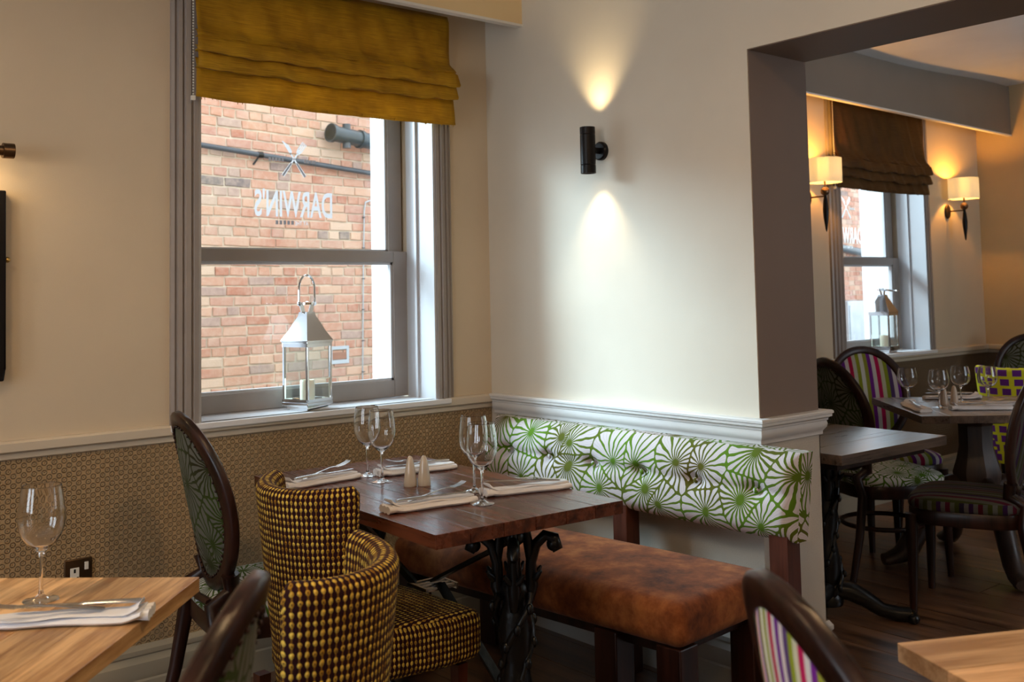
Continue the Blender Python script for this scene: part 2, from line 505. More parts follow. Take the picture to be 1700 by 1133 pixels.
M['wax'] = plain('ivory_wax', (.80, .74, .60), .5, .03, sub=.1)
M['ceramic'] = plain('cream_ceramic', (.56, .48, .38), .18, .03, 5, coat=.4)
M['ceramic2'] = plain('tan_ceramic', (.50, .37, .27), .3, .03, 5)
M['linen'] = plain('linen_napkin', (.76, .72, .71), .85, .04, 12, .25, 500)
M['linenw'] = plain('white_linen_napkin', (.80, .82, .88), .85, .04, 12, .25, 500)
M['plastic'] = plain('white_plastic', (.78, .76, .70), .3, .02)
M['mahogany'] = wood('dark_mahogany', (.009, .003, .002), (.034, .010, .006), 2, .33, 1.0, 0, False, .35)
M['mahog_red'] = wood('red_mahogany', (.040, .010, .005), (.085, .022, .011), 2, .35, 1.0, .1, False)
M['table'] = wood('dark_table_plank', (.050, .010, .005), (.175, .046, .019), 1, .27, 1.3, .1)
M['oak'] = wood('oak_plank', (.36, .17, .06), (.86, .56, .28), 0, .38, 1.0, 0, True, .4, True)
M['oak2'] = wood('pale_oak_plank', (.46, .27, .14), (.80, .55, .34), 0, .42, 1.0, 0, True, .4, False)
M['table2'] = wood('grey_table_plank', (.07, .042, .030), (.18, .115, .08), 0, .30, 1.2, 1.0, True, .5, False, .26)
M['floor'] = wood('dark_floor_plank', (.040, .016, .008), (.21, .105, .058), 1, .36, 1.0, .5, True, .8, False, .34)
M['pedwood'] = wood('pedestal_wood', (.020, .010, .007), (.055, .028, .018), 2, .4, 1.0, 0, False)
M['leaf'] = leaf('leaf_velvet', .145, (.52, .475, .495), (.075, .17, .005), (.075, .062, .003))
M['leafd'] = leaf('leaf_velvet_dark', .15, (.115, .115, .095), (.030, .055, .004), (.020, .018, .003), .26)
M['leafs'] = leaf('leaf_seat', .12, (.50, .52, .54), (.06, .15, .012), (.05, .09, .01))
M['woven'] = woven('woven_dots', .0116, .0170, ((.86, .60, .10), (.38, .18, .012)), (.022, .004, .006), (.20, .09, .012))
M['check'] = checks('purple_check', .062, .054)
M['stripe'] = stripes('stripe_velvet', .155)
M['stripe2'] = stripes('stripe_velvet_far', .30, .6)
M['stripe3'] = stripes('stripe_velvet_shaded', .24, .10)  # same stripes, shade on the right-hand chair put into darker colours
t = NT('suede'); o_ = t.obj(); f_ = t.noise(o_, 5, 5, .65); g_ = t.noise(o_, 22, 4, .7)
t.set(col=t.ramp(t.m('ADD', t.m('MULTIPLY', f_, .7), t.m('MULTIPLY', g_, .3)), [(.36, (.055, .014, .005)), (.5, (.20, .055, .014)), (.64, (.38, .135, .038))]), rough=.8, sheen=.08, spec=.2)
t.bump(g_, .25, .004); M['suede'] = t.mat

def silk(name, c1, c2, transl):
    t = NT(name); u = t.sep(t.uv())
    sl = t.noise(t.comb(t.m('MULTIPLY', u[0], 9), t.m('MULTIPLY', u[1], 420)), 1.0, 3, .6)
    big = t.noise(t.uv(), 7, 3)
    f = t.m('ADD', t.m('MULTIPLY', sl, .55), t.m('MULTIPLY', big, .45))
    col = t.ramp(f, [(.36, c1), (.64, c2)])
    t.set(col=col, rough=.6, sheen=.05, spec=.3)
    t.bump(sl, .3, .002)
    tl = t.new('ShaderNodeBsdfTranslucent'); t.put(tl.inputs[0], col)
    mx = t.new('ShaderNodeMixShader'); mx.inputs[0].default_value = transl
    t.lk(t.b.outputs[0], mx.inputs[1]); t.lk(tl.outputs[0], mx.inputs[2]); t.lk(mx.outputs[0], t.out.inputs[0])
    return t.mat
M['silk'] = silk('gold_silk', (.34, .165, .005), (.74, .43, .02), .34)
M['silk2'] = silk('brown_silk', (.075, .030, .006), (.15, .068, .016), .22)
t = NT('lamp_shade_fabric'); uu_ = t.sep(t.obj())
pl_ = t.m('ADD', .5, t.m('MULTIPLY', t.m('SINE', t.m('MULTIPLY', t.m('ARCTAN2', uu_[1], uu_[0]), 90)), .5))
t.set(col=t.mix(pl_, (.66, .58, .46), (.80, .73, .58)), rough=.9, em=(1, .74, .40), es=.30)
tl = t.new('ShaderNodeBsdfTranslucent'); tl.inputs[0].default_value = (.62, .66, .70, 1)
mx = t.new('ShaderNodeMixShader'); mx.inputs[0].default_value = .5
t.lk(t.b.outputs[0], mx.inputs[1]); t.lk(tl.outputs[0], mx.inputs[2]); t.lk(mx.outputs[0], t.out.inputs[0]); M['shade'] = t.mat
def glow(name, c, e):
    t = NT(name); t.set(col=(0, 0, 0), em=c, es=e); return t.mat
M['bulb'] = glow('warm_bulb', (1, .72, .40), 12)
M['led'] = glow('warm_led', (1, .80, .55), 9)

# ------------------------------------------------------------------ setting
WY, PX, PX2, PY = 3.46, 2.76, 3.085, 2.065       # window wall, partition faces, pillar end
XL, XR, YB, YB2, CZ, CZ2 = -2.62, 7.28, -2.62, -0.55, 2.75, 2.70
SILL = .905
WIN = ((1.44, 2.455), (5.45, 6.45))

b = MB()
xs = [XL - .2, WIN[0][0], WIN[0][1], WIN[1][0], WIN[1][1], XR + .2]
for i in range(0, 5, 2): b.box(xs[i], xs[i + 1], WY, WY + .44, -.1, 3.0)
for a, c in WIN:
    b.box(a, c, WY, WY + .44, -.1, .86); b.box(a, c, WY, WY + .44, 2.42, 3.0)
ob('wall_back', b, M['wall'], smooth=0, kind='structure')
b = MB(); b.box(XL, PX, WY - .004, WY, 0, .86); b2 = MB(); b2.box(PX2, XR, WY - .004, WY, 0, .86)
wb = bpy.data.objects['wall_back']
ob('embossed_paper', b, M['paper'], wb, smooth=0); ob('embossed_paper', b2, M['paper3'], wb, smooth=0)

b = MB()
b.box(PX, PX2, PY, WY, -.1, 3.0); b.box(PX, PX2, YB, PY, 2.128, 3.0); b.box(PX, PX2, YB, -.7, -.1, 2.128)
b.cm = 1
pw = ob('wall_right', b, [M['wall_r']], smooth=0, kind='structure')
b = MB(); b.box(PX - .004, PX, PY, WY, 0, .86); b.box(PX - .004, PX2 + .004, PY - .004, PY, 0, .86); b.box(PX2, PX2 + .004, PY - .004, WY, 0, .86)
ob('embossed_paper', b, M['paper2'], pw, smooth=0)
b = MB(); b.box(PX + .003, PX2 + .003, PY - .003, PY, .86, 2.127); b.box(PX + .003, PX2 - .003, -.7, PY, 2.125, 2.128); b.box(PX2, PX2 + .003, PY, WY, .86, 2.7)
ob('reveal_shade_skin', b, M['wall_shade'], pw, smooth=0)  # thin skins carrying the shaded wall colour

b = MB(); b.box(XR, XR + .2, YB2 - .2, WY + .3, -.1, 3.0)
fwall = ob('wall_far', b, M['wall_far'], smooth=0, kind='structure')
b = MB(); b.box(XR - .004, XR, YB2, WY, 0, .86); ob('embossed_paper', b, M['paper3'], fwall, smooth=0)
b = MB()
for y0, y1 in ((YB - .2, .2), (1.0, 1.5), (2.3, WY)): b.box(XL - .2, XL, y0, y1, -.1, 3.0)
for y0, y1 in ((.2, 1.0), (1.5, 2.3)): b.box(XL - .2, XL, y0, y1, -.1, .8); b.box(XL - .2, XL, y0, y1, 2.3, 3.0)
ob('wall_left', b, M['wall'], smooth=0, kind='structure')
b = MB(); b.box(XL - .2, PX, YB - .2, YB, -.1, 3.0)
ob('wall_rear', b, M['wall'], smooth=0, kind='structure')
b = MB(); b.box(PX2, 4.65, YB2 - .2, YB2, -.1, 3.0); b.box(5.95, XR + .2, YB2 - .2, YB2, -.1, 3.0); b.box(4.65, 5.95, YB2 - .2, YB2, -.1, .75); b.box(4.65, 5.95, YB2 - .2, YB2, 2.25, 3.0)
ob('wall_front', b, M['wall_far'], smooth=0, kind='structure')
b = MB(); b.box(XL, PX, YB, WY, CZ, CZ + .25); ob('ceiling', b, M['ceil'], smooth=0, kind='structure')
b = MB()
nx, ny = 40, 24
L = []
for i in range(nx + 1):
    x = PX2 + (XR - PX2) * i / nx; row = []
    for j in range(ny + 1):
        y = YB2 + (WY - YB2) * j / ny
        wv = max(0, (y - 2.7) / .5)
        row.append((x, y, CZ2 + .015 * sin(x * 1.9 + .6) - .012 * min(1, wv) * (1 + .8 * sin(x * 2.3)) - .02 * sin(y * 1.3)))
    L.append(row)
b.rings(L, closed=False, caps=False)
b.box(PX2, XR, YB2, WY, 2.80, 3.0)
ob('ceiling', b, M['ceil'], smooth=60, kind='structure')

# floor: slab and its planks (a part each)
b = MB(); b.box(XL, XR, YB, WY, -.1, -.012)
fl = ob('floor', b, plain('floor_gap', (.012, .008, .006), .8), smooth=0, kind='structure')
PW, PLN = .19, 1.45
def plank_mb():
    q = MB(); w_, l_ = PW / 2 - .0012, PLN / 2 - .0012
    q.add([(-w_, -l_, -.012), (w_, -l_, -.012), (w_, l_, -.012), (-w_, l_, -.012), (-w_ + .001, -l_ + .001, 0), (w_ - .001, -l_ + .001, 0), (w_ - .001, l_ - .001, 0), (-w_ + .001, l_ - .001, 0)],
          [(4, 5, 6, 7), (0, 1, 5, 4), (1, 2, 6, 5), (2, 3, 7, 6), (3, 0, 4, 7)])
    return q
cols = int((XR - XL) / PW) + 1
edge = MB()
for i in range(cols):
    x = XL + PW * (i + .5)
    if x + PW / 2 > XR: break
    y = YB - PLN * ((i * .37) % 1.0)
    while y < WY:
        yc = y + PLN / 2
        ok = (y >= YB and y + PLN <= WY) and not (x > PX - .1 and yc < -.6)
        near = x > .9 and yc > -1.2 and ok
        if near: ob('plank', plank_mb, M['floor'], fl, (x, yc, 0), smooth=0, key='plank')
        else:
            y0, y1 = max(y, YB), min(y + PLN, WY)
            if y1 - y0 > .01: edge.box(x - PW / 2 + .001, x + PW / 2 - .001, y0 + .001, y1 - .001, -.012, 0)
        y += PLN
ob('plank_edge', edge, M['floor'], fl, smooth=0, kind='stuff')

# soffits and their bottom edges, lit look put into a pale colour
b = MB(); b.box(XL, PX, 3.21, 3.235, 2.460, CZ); t1 = ob('trim_1', b, M['beam'], smooth=0, kind='structure')
b = MB(); b.box(XL, PX, 3.206, 3.239, 2.450, 2.460); ob('soffit_lit_edge', b, M['lit_edge'], t1, smooth=0)
b = MB()
V = [(PX2, 3.21, 2.425), (XR, 3.21, 2.375), (XR, 3.235, 2.375), (PX2, 3.235, 2.425), (PX2, 3.21, 2.72), (XR, 3.21, 2.72), (XR, 3.235, 2.72), (PX2, 3.235, 2.72)]
BF = [(3, 2, 1, 0), (4, 5, 6, 7), (0, 1, 5, 4), (1, 2, 6, 5), (2, 3, 7, 6), (3, 0, 4, 7)]
b.add(V, BF); t2 = ob('trim_2', b, M['beam2'], smooth=0, kind='structure')
b = MB(); b.add([(x, y + (-.004 if y < 3.22 else .004), z - .008 if z < 2.6 else (2.426 if x < 5 else 2.376)) for x, y, z in V], BF); ob('soffit_lit_edge', b, M['lit_edge'], t2, smooth=0)

# dado rails and skirting
P1 = [(0, .905), (.026, .905), (.034, .899), (.034, .874), (.028, .870), (.016, .866), (.016, .850), (.008, .845), (0, .845)]
b = MB(); b.extrude(P1, [(XL, WY), (PX, WY)], 1); ob('trim_3', b, M['trimw'], smooth=30, kind='structure')
b = MB(); b.extrude(P1, [(PX2, WY), (XR, WY)], 1); b.extrude(P1, [(XR, WY), (XR, YB2)], 1); ob('trim_4', b, M['trimw'], smooth=30, kind='structure')
P2 = [(0, .908), (.036, .908), (.040, .904), (.040, .897), (.036, .895), (.036, .886), (.030, .884), (.026, .880), (.026, .874), (.022, .872), (.024, .862), (.022, .850), (.014, .840), (.012, .836), (.012, .826), (.008, .823), (0, .823)]
b = MB(); b.extrude(P2, [(PX, WY - .03), (PX, PY), (PX2, PY), (PX2, WY - .03)], 1); ob('trim_5', b, M['trim'], smooth=30, kind='structure')
P3 = [(0, .195), (.006, .195), (.010, .188), (.016, .180), (.016, .166), (.011, .160), (.014, .152), (.022, .140), (.024, .10), (.020, .088), (.024, .082), (.024, 0), (0, 0)]
for nm, pth, mt in (('baseboard_back', [(XL, WY - .004), (PX, WY - .004)], 'skirt'), ('baseboard_right', [(PX - .004, WY - .03), (PX - .004, PY - .004), (PX2 + .004, PY - .004), (PX2 + .004, WY - .03)], 'skirtw'), ('baseboard_far', [(PX2 + .03, WY - .004), (XR - .004, WY - .004), (XR - .004, YB2)], 'skirt')):
    b = MB(); b.extrude(P3, pth, 1); ob(nm, b, M[mt], smooth=30, kind='structure')

# ------------------------------------------------------------------ windows
def sign(word, x0, z0, w_, h_, y, weight):
    """flat vinyl lettering, mirrored because it is read from the street"""
    c = bpy.data.curves.new('sign', 'FONT'); c.body = word; c.offset = weight; c.resolution_u = 4; c.fill_mode = 'FRONT'
    o = bpy.data.objects.new('sign', c); COL.objects.link(o)
    dg = bpy.context.evaluated_depsgraph_get(); me = bpy.data.meshes.new_from_object(o.evaluated_get(dg))
    V = [v.co.copy() for v in me.vertices]; F = [tuple(p.vertices) for p in me.polygons]
    bpy.data.objects.remove(o); bpy.data.curves.remove(c); bpy.data.meshes.remove(me)
    ax, bx = min(v.x for v in V), max(v.x for v in V); az, bz = min(v.y for v in V), max(v.y for v in V)
    b = MB(); b.add([(x0 + w_ * (bx - v.x) / (bx - ax), y, z0 + h_ * (v.y - az) / (bz - az)) for v in V], F)
    return b

def window(n, x0, x1, white):
    t = thing('window_%d' % n, kind='structure', loc=(x0, WY, SILL))
    W = x1 - x0
    H = 2.42 - SILL
    yg = .195                                           # glass plane behind the wall face
    # moulded casings
    pr = [(0, 0), (0, -.014), (.010, -.020), (.018, -.014), (.022, -.026), (.034, -.030), (.040, -.022), (.046, -.034), (.062, -.038), (.068, -.028), (.074, -.036), (.090, -.036), (.092, -.030), (.092, 0)]
    for s in (-1, 1):
        b = MB()
        if s < 0: poly = [(-.092 + a, c) for a, c in pr][::-1]
        else: poly = [(W + .092 - a, c) for a, c in pr]
        b.prism(poly, -.0 if s < 0 else 0, 1.56); ob('casing', b, M['frame'], t, smooth=25)
        b = MB(); xj = -.002 if s < 0 else W - .010
        b.box(xj, xj + .012, -.028, .17, 0, H); ob('jamb_panel', b, M['jamb'], t, smooth=0)
        b = MB(); b.box(xj + (-.010 if s > 0 else .010), xj + (.0 if s > 0 else .022), .085, .10, 0, H); ob('staff_bead', b, M['jamb'], t, smooth=0)
    b = MB(); b.box(0, W, 0, .17, H - .012, H); ob('head_panel', b, M['jamb'], t, smooth=0)
    def sash(nm, z0, z1, y0, bot, top):
        b = MB(); st = .078; T_ = .034
        b.box(0.010, st, y0, y0 + T_, z0, z1); b.box(W - st, W - .010, y0, y0 + T_, z0, z1)
        b.box(st, W - st, y0, y0 + T_, z0, z0 + bot); b.box(st, W - st, y0, y0 + T_, z1 - top, z1)
        o = ob(nm, b, M['frame'], t, smooth=0, bevel=.003)
        b = MB(); e = .010
        for a in ((st, st + e, z0 + bot, z1 - top), (W - st - e, W - st, z0 + bot, z1 - top), (st, W - st, z0 + bot, z0 + bot + e), (st, W - st, z1 - top - e, z1 - top)):
            b.box(a[0], a[1], y0 + .010, y0 + T_ - .002, a[2], a[3])
        ob('glazing_bead', b, M['jamb'], o, smooth=0)
        b = MB(); b.box(st, W - st, y0 + .020, y0 + .023, z0 + bot, z1 - top); ob('pane', b, M['pane'], o, smooth=0)
    sash('lower_sash', .004, .612, .17, .068, .046)
    sash('upper_sash', .566, H, .206, .046, .07)
    # sill board and outer reveal
    b = MB(); b.box(-.10, W + .06, -.045, 0, -.022, 0); b.box(0, W, 0, .25, -.04, 0); ob('window_sill', b, M['sill'], t, smooth=0, bevel=.004)
    b = MB(); b.box(W - .016, W, .24, .442, 0, H); b.box(0, .016, .24, .442, 0, H); b.box(0, W, .24, .48, -.06, -.01); ob('outer_reveal', b, M['white_out'], t, smooth=0)
    # etched writing on the upper pane, read from the street
    mt = M['vinylw'] if white else M['vinyl']
    cx = W / 2 + (-.002 if n == 1 else -.03); zb = 1.652 - SILL if n == 1 else 1.612 - SILL
    y = .227
    ob('lettering', sign("DARWIN'S", cx - .1725, zb, .345, .110, y, .018), mt, t, smooth=0)
    b = sign('AT THE', cx + .002, zb - .032, .060, .017, y, .012)
    for k in range(5): b.box(cx - .014 - k * .017, cx - .003 - k * .017, y - .0003, y + .0003, zb - .030, zb - .014)
    for k in range(4): b.box(cx + .045 + k * .014, cx + .055 + k * .014, y - .0003, y + .0003, zb + .222, zb + .236)
    for k in range(5): b.box(cx - .055 - k * .014, cx - .045 - k * .014, y - .0003, y + .0003, zb + .222, zb + .236)
    ob('small_lettering', b, mt, t, smooth=0)
    b = MB(); zc = zb + .235
    kn = [(-.010, -.005), (.010, -.005), (.012, .10), (0, .115), (-.013, .09), (-.008, .0)]
    def put(poly, ang, oz=0):
        ca, sa = cos(ang), sin(ang)
        P = [(cx + p[0] * ca - p[1] * sa, zc + p[0] * sa + p[1] * ca) for p in poly]
        yo = y + 2e-5 * len(b.f); b.add([(q[0], yo, q[1]) for q in P], [tuple(range(len(P)))])
    for ang in (.62, -.62):
        put([(-.004, -.085), (.004, -.085), (.003, .03), (-.003, .03)], ang)
        put([(-.007, -.085), (.007, -.085), (.005, -.02), (-.005, -.02)], ang)
    put([(-.003, .02), (.011, .03), (.013, .055), (.0, .088), (-.003, .088)], .62)
    put([(-.012, .045), (.012, .045), (.008, .028), (-.008, .028)], -.62)
    for k in (-.0095, -.003, .0035, .010): put([(k - .002, .045), (k + .002, .045), (k + .002, .082), (k - .002, .082)], -.62)
    ob('crossed_cutlery_emblem', b, mt, t, smooth=0)
    return t
window(1, *WIN[0], False)
window(2, *WIN[1], True)

# ------------------------------------------------------------------ the brick building across the alley
ang = math.radians(9)
bb = thing('brick_building', 'old red brick building standing across the alley outside the windows', 'building', (3.6415, 7.2914, 0), ang)
def brick_mb(L_, v):
    q = MB(); rr = random.Random(v); h, d = .0315, .06
    c = [(rr.uniform(-.004, .004), rr.uniform(-.0035, .0035)) for _ in range(8)]
    l = L_ / 2; e = .004
    V = [(-l, d, -h), (l, d, -h), (l, d, h), (-l, d, h), (-l + c[0][0], 0.004, -h + c[0][1]), (l + c[1][0], .004, -h + c[1][1]), (l + c[2][0], .004, h + c[2][1]), (-l + c[3][0], .004, h + c[3][1])]
    V += [(V[4][0] + e, -.001, V[4][2] + e), (V[5][0] - e, 0, V[5][2] + e), (V[6][0] - e, -.001, V[6][2] - e), (V[7][0] + e, 0, V[7][2] - e)]
    q.add(V, [(0, 1, 5, 4), (1, 2, 6, 5), (2, 3, 7, 6), (3, 0, 4, 7), (4, 5, 9, 8), (5, 6, 10, 9), (6, 7, 11, 10), (7, 4, 8, 11), (8, 9, 10, 11)])
    return q
stuff = MB()
R2 = random.Random(11)
row = 0; z = .0; cnt = 0
while z < 3.55:
    s = -3.0 + (.0 if row % 2 else .056) - R2.uniform(0, .05)
    kind = row % 4
    while s < 14.2:
        L_ = R2.choice((.098, .104, .112)) if (kind == 0 or (kind == 2 and R2.random() < .35) or R2.random() < .06) else R2.choice((.202, .212, .220, .226))
        c = s + L_ / 2 + .005; zc = z + .0375
        vis = -.70 < c < 1.10 and .60 < zc < 2.78 and cnt < 300
        off = R2.uniform(-.004, .003); v = R2.randint(0, 5)
        if vis:
            cnt += 1
            ob('brick', lambda: brick_mb(L_, v), M['brick'], bb, (c, off, zc), (0, R2.uniform(-.012, .012), 0), smooth=0, key='brick%.3f_%d' % (L_, v))
        else:
            stuff.box(s + .005, s + L_ + .005, off, .06, zc - .0325, zc + .0325)
        s += L_ + R2.choice((.009, .012, .015))
    z += .075; row += 1
ob('brickwork', stuff, M['bricks'], bb, smooth=0, kind='stuff')
b = MB(); b.box(-3.05, 14.3, .0085, .5, 0, z); b.box(-3.1, 14.35, -.04, .54, z, z + .08); ob('mortar', b, M['mortar'], bb, smooth=0)
def wp(s, zz, off): return Vector((3.6415, 7.2914, 0)) + Vector((cos(ang), sin(ang), 0)) * s + Vector((sin(ang), -cos(ang), 0)) * off + Vector((0, 0, zz))
b = MB(); b.box(XL - 3, 26, WY + .44, 12, -.3, -.02); ob('ground_outside', b, M['asphalt'], smooth=0, kind='structure')

t = thing('waste_pipe', 'thin dark grey pipe sloping across the brick wall outside', 'pipe', wp(-.9, 2.475, .05))
A0, A1 = wp(-.9, 2.475, .05), wp(1.6, 2.345, .05)
b = MB(); b.tube([A0 - A0, A1 - A0], .021, 12); ob('pipe', b, M['pvc2'], t)
cp = wp(-.128, 2.435, .05)
b = MB(); b.tube([cp - A0 + Vector((-.02, 0, 0)), cp - A0 + Vector((.02, 0, 0))], .026, 12); b.bar(cp - A0, wp(-.16, 2.36, .004) - A0, .012, .012); ob('clamp', b, M['iron'], t)
t = thing('drain_pipe', 'thick dark grey drain pipe with capped end high on the brick wall', 'pipe', wp(.5, 2.667, .12))
A0 = wp(.5, 2.667, .12); A1 = wp(11.6, 1.84, .12)
dv = (A1 - A0).normalized()
b = MB(); b.tube([A0 - A0, A1 - A0 + dv * .6], .066, 18); ob('pipe', b, M['pvc'], t)
for k, (d0, r_) in enumerate(((.0, .078), (.30, .078), (8.9, .078))):
    b = MB(); b.tube([dv * d0, dv * (d0 + .03)], r_, 18); ob('end_cap' if k == 0 else 'collar', b, M['pvc'], t)
b = MB(); b.tube([dv * .17 + Vector((0, 0, -.10)), dv * .17 + Vector((0, 0, .10))], .034, 14); ob('bracket', b, M['pvc2'], t)
t = thing('conduit_cable', 'thin grey cable running down the brick wall beside the white reveal', 'cable', wp(.93, .45, .008))
A0 = wp(.93, .45, .008)
b = MB(); b.tube([wp(.905, .5, .01) - A0, wp(.93, 1.6, .01) - A0, wp(.945, 2.05, .01) - A0, wp(.96, 2.13, .01) - A0, wp(1.05, 2.16, .01) - A0], .006, 6); ob('cable', b, M['zinc'], t)
b = MB()
for k in range(6): q = wp(.915 + .004 * k, .7 + .26 * k, .01) - A0; b.box(q.x - .012, q.x + .012, q.y - .01, q.y + .004, q.z - .004, q.z + .004)
ob('clip', b, M['pvc2'], t, smooth=0)
t = thing('wall_vent', 'small grey metal vent plate set in the brick wall behind the lantern', 'vent', wp(.665, .855, .006), ang)
b = MB(); b.box(-.10, .10, -.004, .004, -.072, -.04); b.box(-.10, .10, -.004, .004, .045, .072); b.box(-.10, -.075, -.004, .004, -.04, .045); b.box(.075, .10, -.004, .004, -.04, .045); ob('plate', b, M['zinc'], t, smooth=0)
b = MB(); b.box(-.075, .075, -.002, .002, -.035, .02); ob('flap', b, plain('rust_flap', (.30, .13, .08), .7), t, smooth=0)
t = thing('utility_cabinet', 'pale grey metal cabinet standing against the far brick wall outside', 'cabinet', wp(10.2, 0, .3), ang)
b = MB(); b.box(-.62, .30, -.25, .25, 0, 1.12); ob('body', b, M['zinc'], t, smooth=0, bevel=.01)
b = MB(); b.box(.30, .50, -.2, .25, 0, 1.12); ob('side_panel', b, plain('dark_panel', (.035, .05, .07), .4), t, smooth=0, bevel=.01)
b = MB(); b.box(-.58, .26, -.262, -.25, .08, 1.06); ob('door', b, M['zinc'], t, smooth=0, bevel=.004)

# ------------------------------------------------------------------ roman blinds
def blind(x0, x1, zt, zb, folds, mat, label, seed):
    t = thing('roman_blind', label, 'blind', ((x0 + x1) / 2, WY - .06, zb))
    W = x1 - x0; rr = random.Random(seed); n = 64
    ph = [rr.uniform(0, 6) for _ in range(8)]
    def wav(u, k, amp): return amp * (sin(u * 7 + ph[k]) * .5 + sin(u * 17 + ph[k + 1]) * .3 + sin(u * 31 + ph[k + 2]) * .2)
    def surf(nm, rows, flare, k, mt, par):
        b = MB(); L = []
        for (y, z, wy, wz, fl) in rows:
            row = []
            for i in range(n + 1):
                u = i / n
                row.append(((u - .5) * (W + 2 * fl * flare) , y + wav(u * 3.1 + z, k, wy), z - zb + wav(u * 2.3, (k + 1) % 6, wz) - .010 * 4 * u * (1 - u) * (1 if wz else 0)))
            L.append(row)
        b.rings(L, closed=False, caps=False)
        return ob(nm, b, mt, par, smooth=60, solid=.0022)
    z1 = folds[0]
    rows = [(.02, zt, 0, 0, 0)] + [(.012 - .012 * k / 9, zt + (z1 - zt) * k / 9, .004 + .008 * k / 9, 0, 0) for k in range(1, 9)] + [(-.010, z1 + .012, .012, .002, .3), (-.020, z1 + .002, .010, .004, .6), (-.030, z1 - .012, .010, .005, 1), (-.018, z1 - .020, .008, .004, .6), (.008, z1 - .016, .004, .003, 0)]
    surf('panel', rows, .008, 0, mat, t)
    for k, z in enumerate(folds):
        zn = folds[k + 1] if k + 1 < len(folds) else z - .058
        rows = [(.010, z + .012, .003, .002, 0), (-.004, z + .006, .004, .003, 0), (-.016, z - .008, .006, .005, .2), (-.036 + .006 * k, z - .022, .009, .006, .6), (-.048 + .006 * k, zn - .008, .012, .008, 1.0), (-.044 + .006 * k, zn - .015, .012, .008, 1.0), (-.012, zn - .012, .006, .005, .6), (.008, zn - .012, .003, .003, 0)]
        surf('fold', rows, .012 - .003 * k, k + 1, mat, t)
    zl = folds[-1] - .055
    rows = [(.008, zl + .022, .003, .002, 0), (.002, zl + .010, .004, .003, 0), (-.008, zl - .01, .008, .003, .2), (-.014, (zl + zb) / 2, .012, 0, .5), (-.018, zb + .022, .008, .0015, .8), (-.019, zb, .006, .0015, 1)]
    o = surf('hem_panel', rows, .008, 3, mat, t)
    b = MB()
    for i in range(46):
        u = rr.random(); x = (u - .5) * W; y = -.019 + wav(u * 3.1 + zb, 3, .006)
        b.bar((x, y, .004), (x + rr.uniform(-.006, .006), y - .002, -.006 - rr.random() * .006), .0022, .001)
    ob('fringe', b, mat, o, smooth=0, kind='stuff')
    b = MB()
    zz = .0
    while zz < zt - zb: b.ball((-W / 2 - .012, -.004, zz), .0035, 4); zz += .010
    ob('bead_chain', b, M['plastic'], t, smooth=60, kind='stuff')
    b = MB(); b.box(-W / 2 - .018, -W / 2 - .006, -.010, .004, -.012, .004); ob('chain_clip', b, M['plastic'], t, smooth=0)
    return t
blind(1.418, 2.524, 2.50, 2.035, [2.268, 2.212], M['silk'], 'mustard gold roman blind with ragged hem half drawn over the near window', 3)
blind(5.36, 6.42, 2.50, 1.925, [2.125, 2.065], M['silk2'], 'dark brown roman blind half drawn over the window of the far room', 5)

# ------------------------------------------------------------------ wall lamps
def spot(nm, loc, aim, e, size, col, par=None):
    o = lamp(nm, 'SPOT', loc, e, col, aim=aim, spot_size=math.radians(size), spot_blend=.9, shadow_soft_size=.012)
    return o
t = thing('wall_sconce', 'black cylinder sconce shining up and down on the pale partition wall', 'lamp', (PX, 2.757, 1.868))
b = MB(); b.lathe([(.0, 0), (.036, 0), (.036, .012), (.030, .018), (0, .018)], 28, T=Matrix.Rotation(-PI / 2, 4, 'Y')); ob('wall_plate', b, M['black'], t)
b = MB(); b.tube([(-.016, 0, 0), (-.05, 0, 0)], .012, 12); ob('arm', b, M['black'], t)
b = MB(); cx = -.074
b.lathe([(.0225, .080), (.027, .086), (.029, .086), (.029, .060), (.0275, .058), (.029, .056), (.029, -.056), (.0275, -.058), (.029, -.060), (.029, -.090), (.027, -.090), (.0225, -.082), (.0225, .080)], 32, c=(cx, 0, 0)); ob('cylinder', b, M['black'], t)
for s in (1, -1):
    b = MB(); b.lathe([(0, s * .074), (.022, s * .074), (.022, s * .076), (0, s * .076)], 20, c=(cx, 0, 0)); ob('bulb', b, M['led'], t, label='glowing lamp in the open end')
spot('sconce_up', (PX - .074, 2.757, 1.868 + .082), (.11, 0, 1), 9.5, 84, (1, .76, .42))
spot('sconce_down', (PX - .074, 2.757, 1.868 - .086), (.11, 0, -1), 5.5, 84, (1, .80, .50))

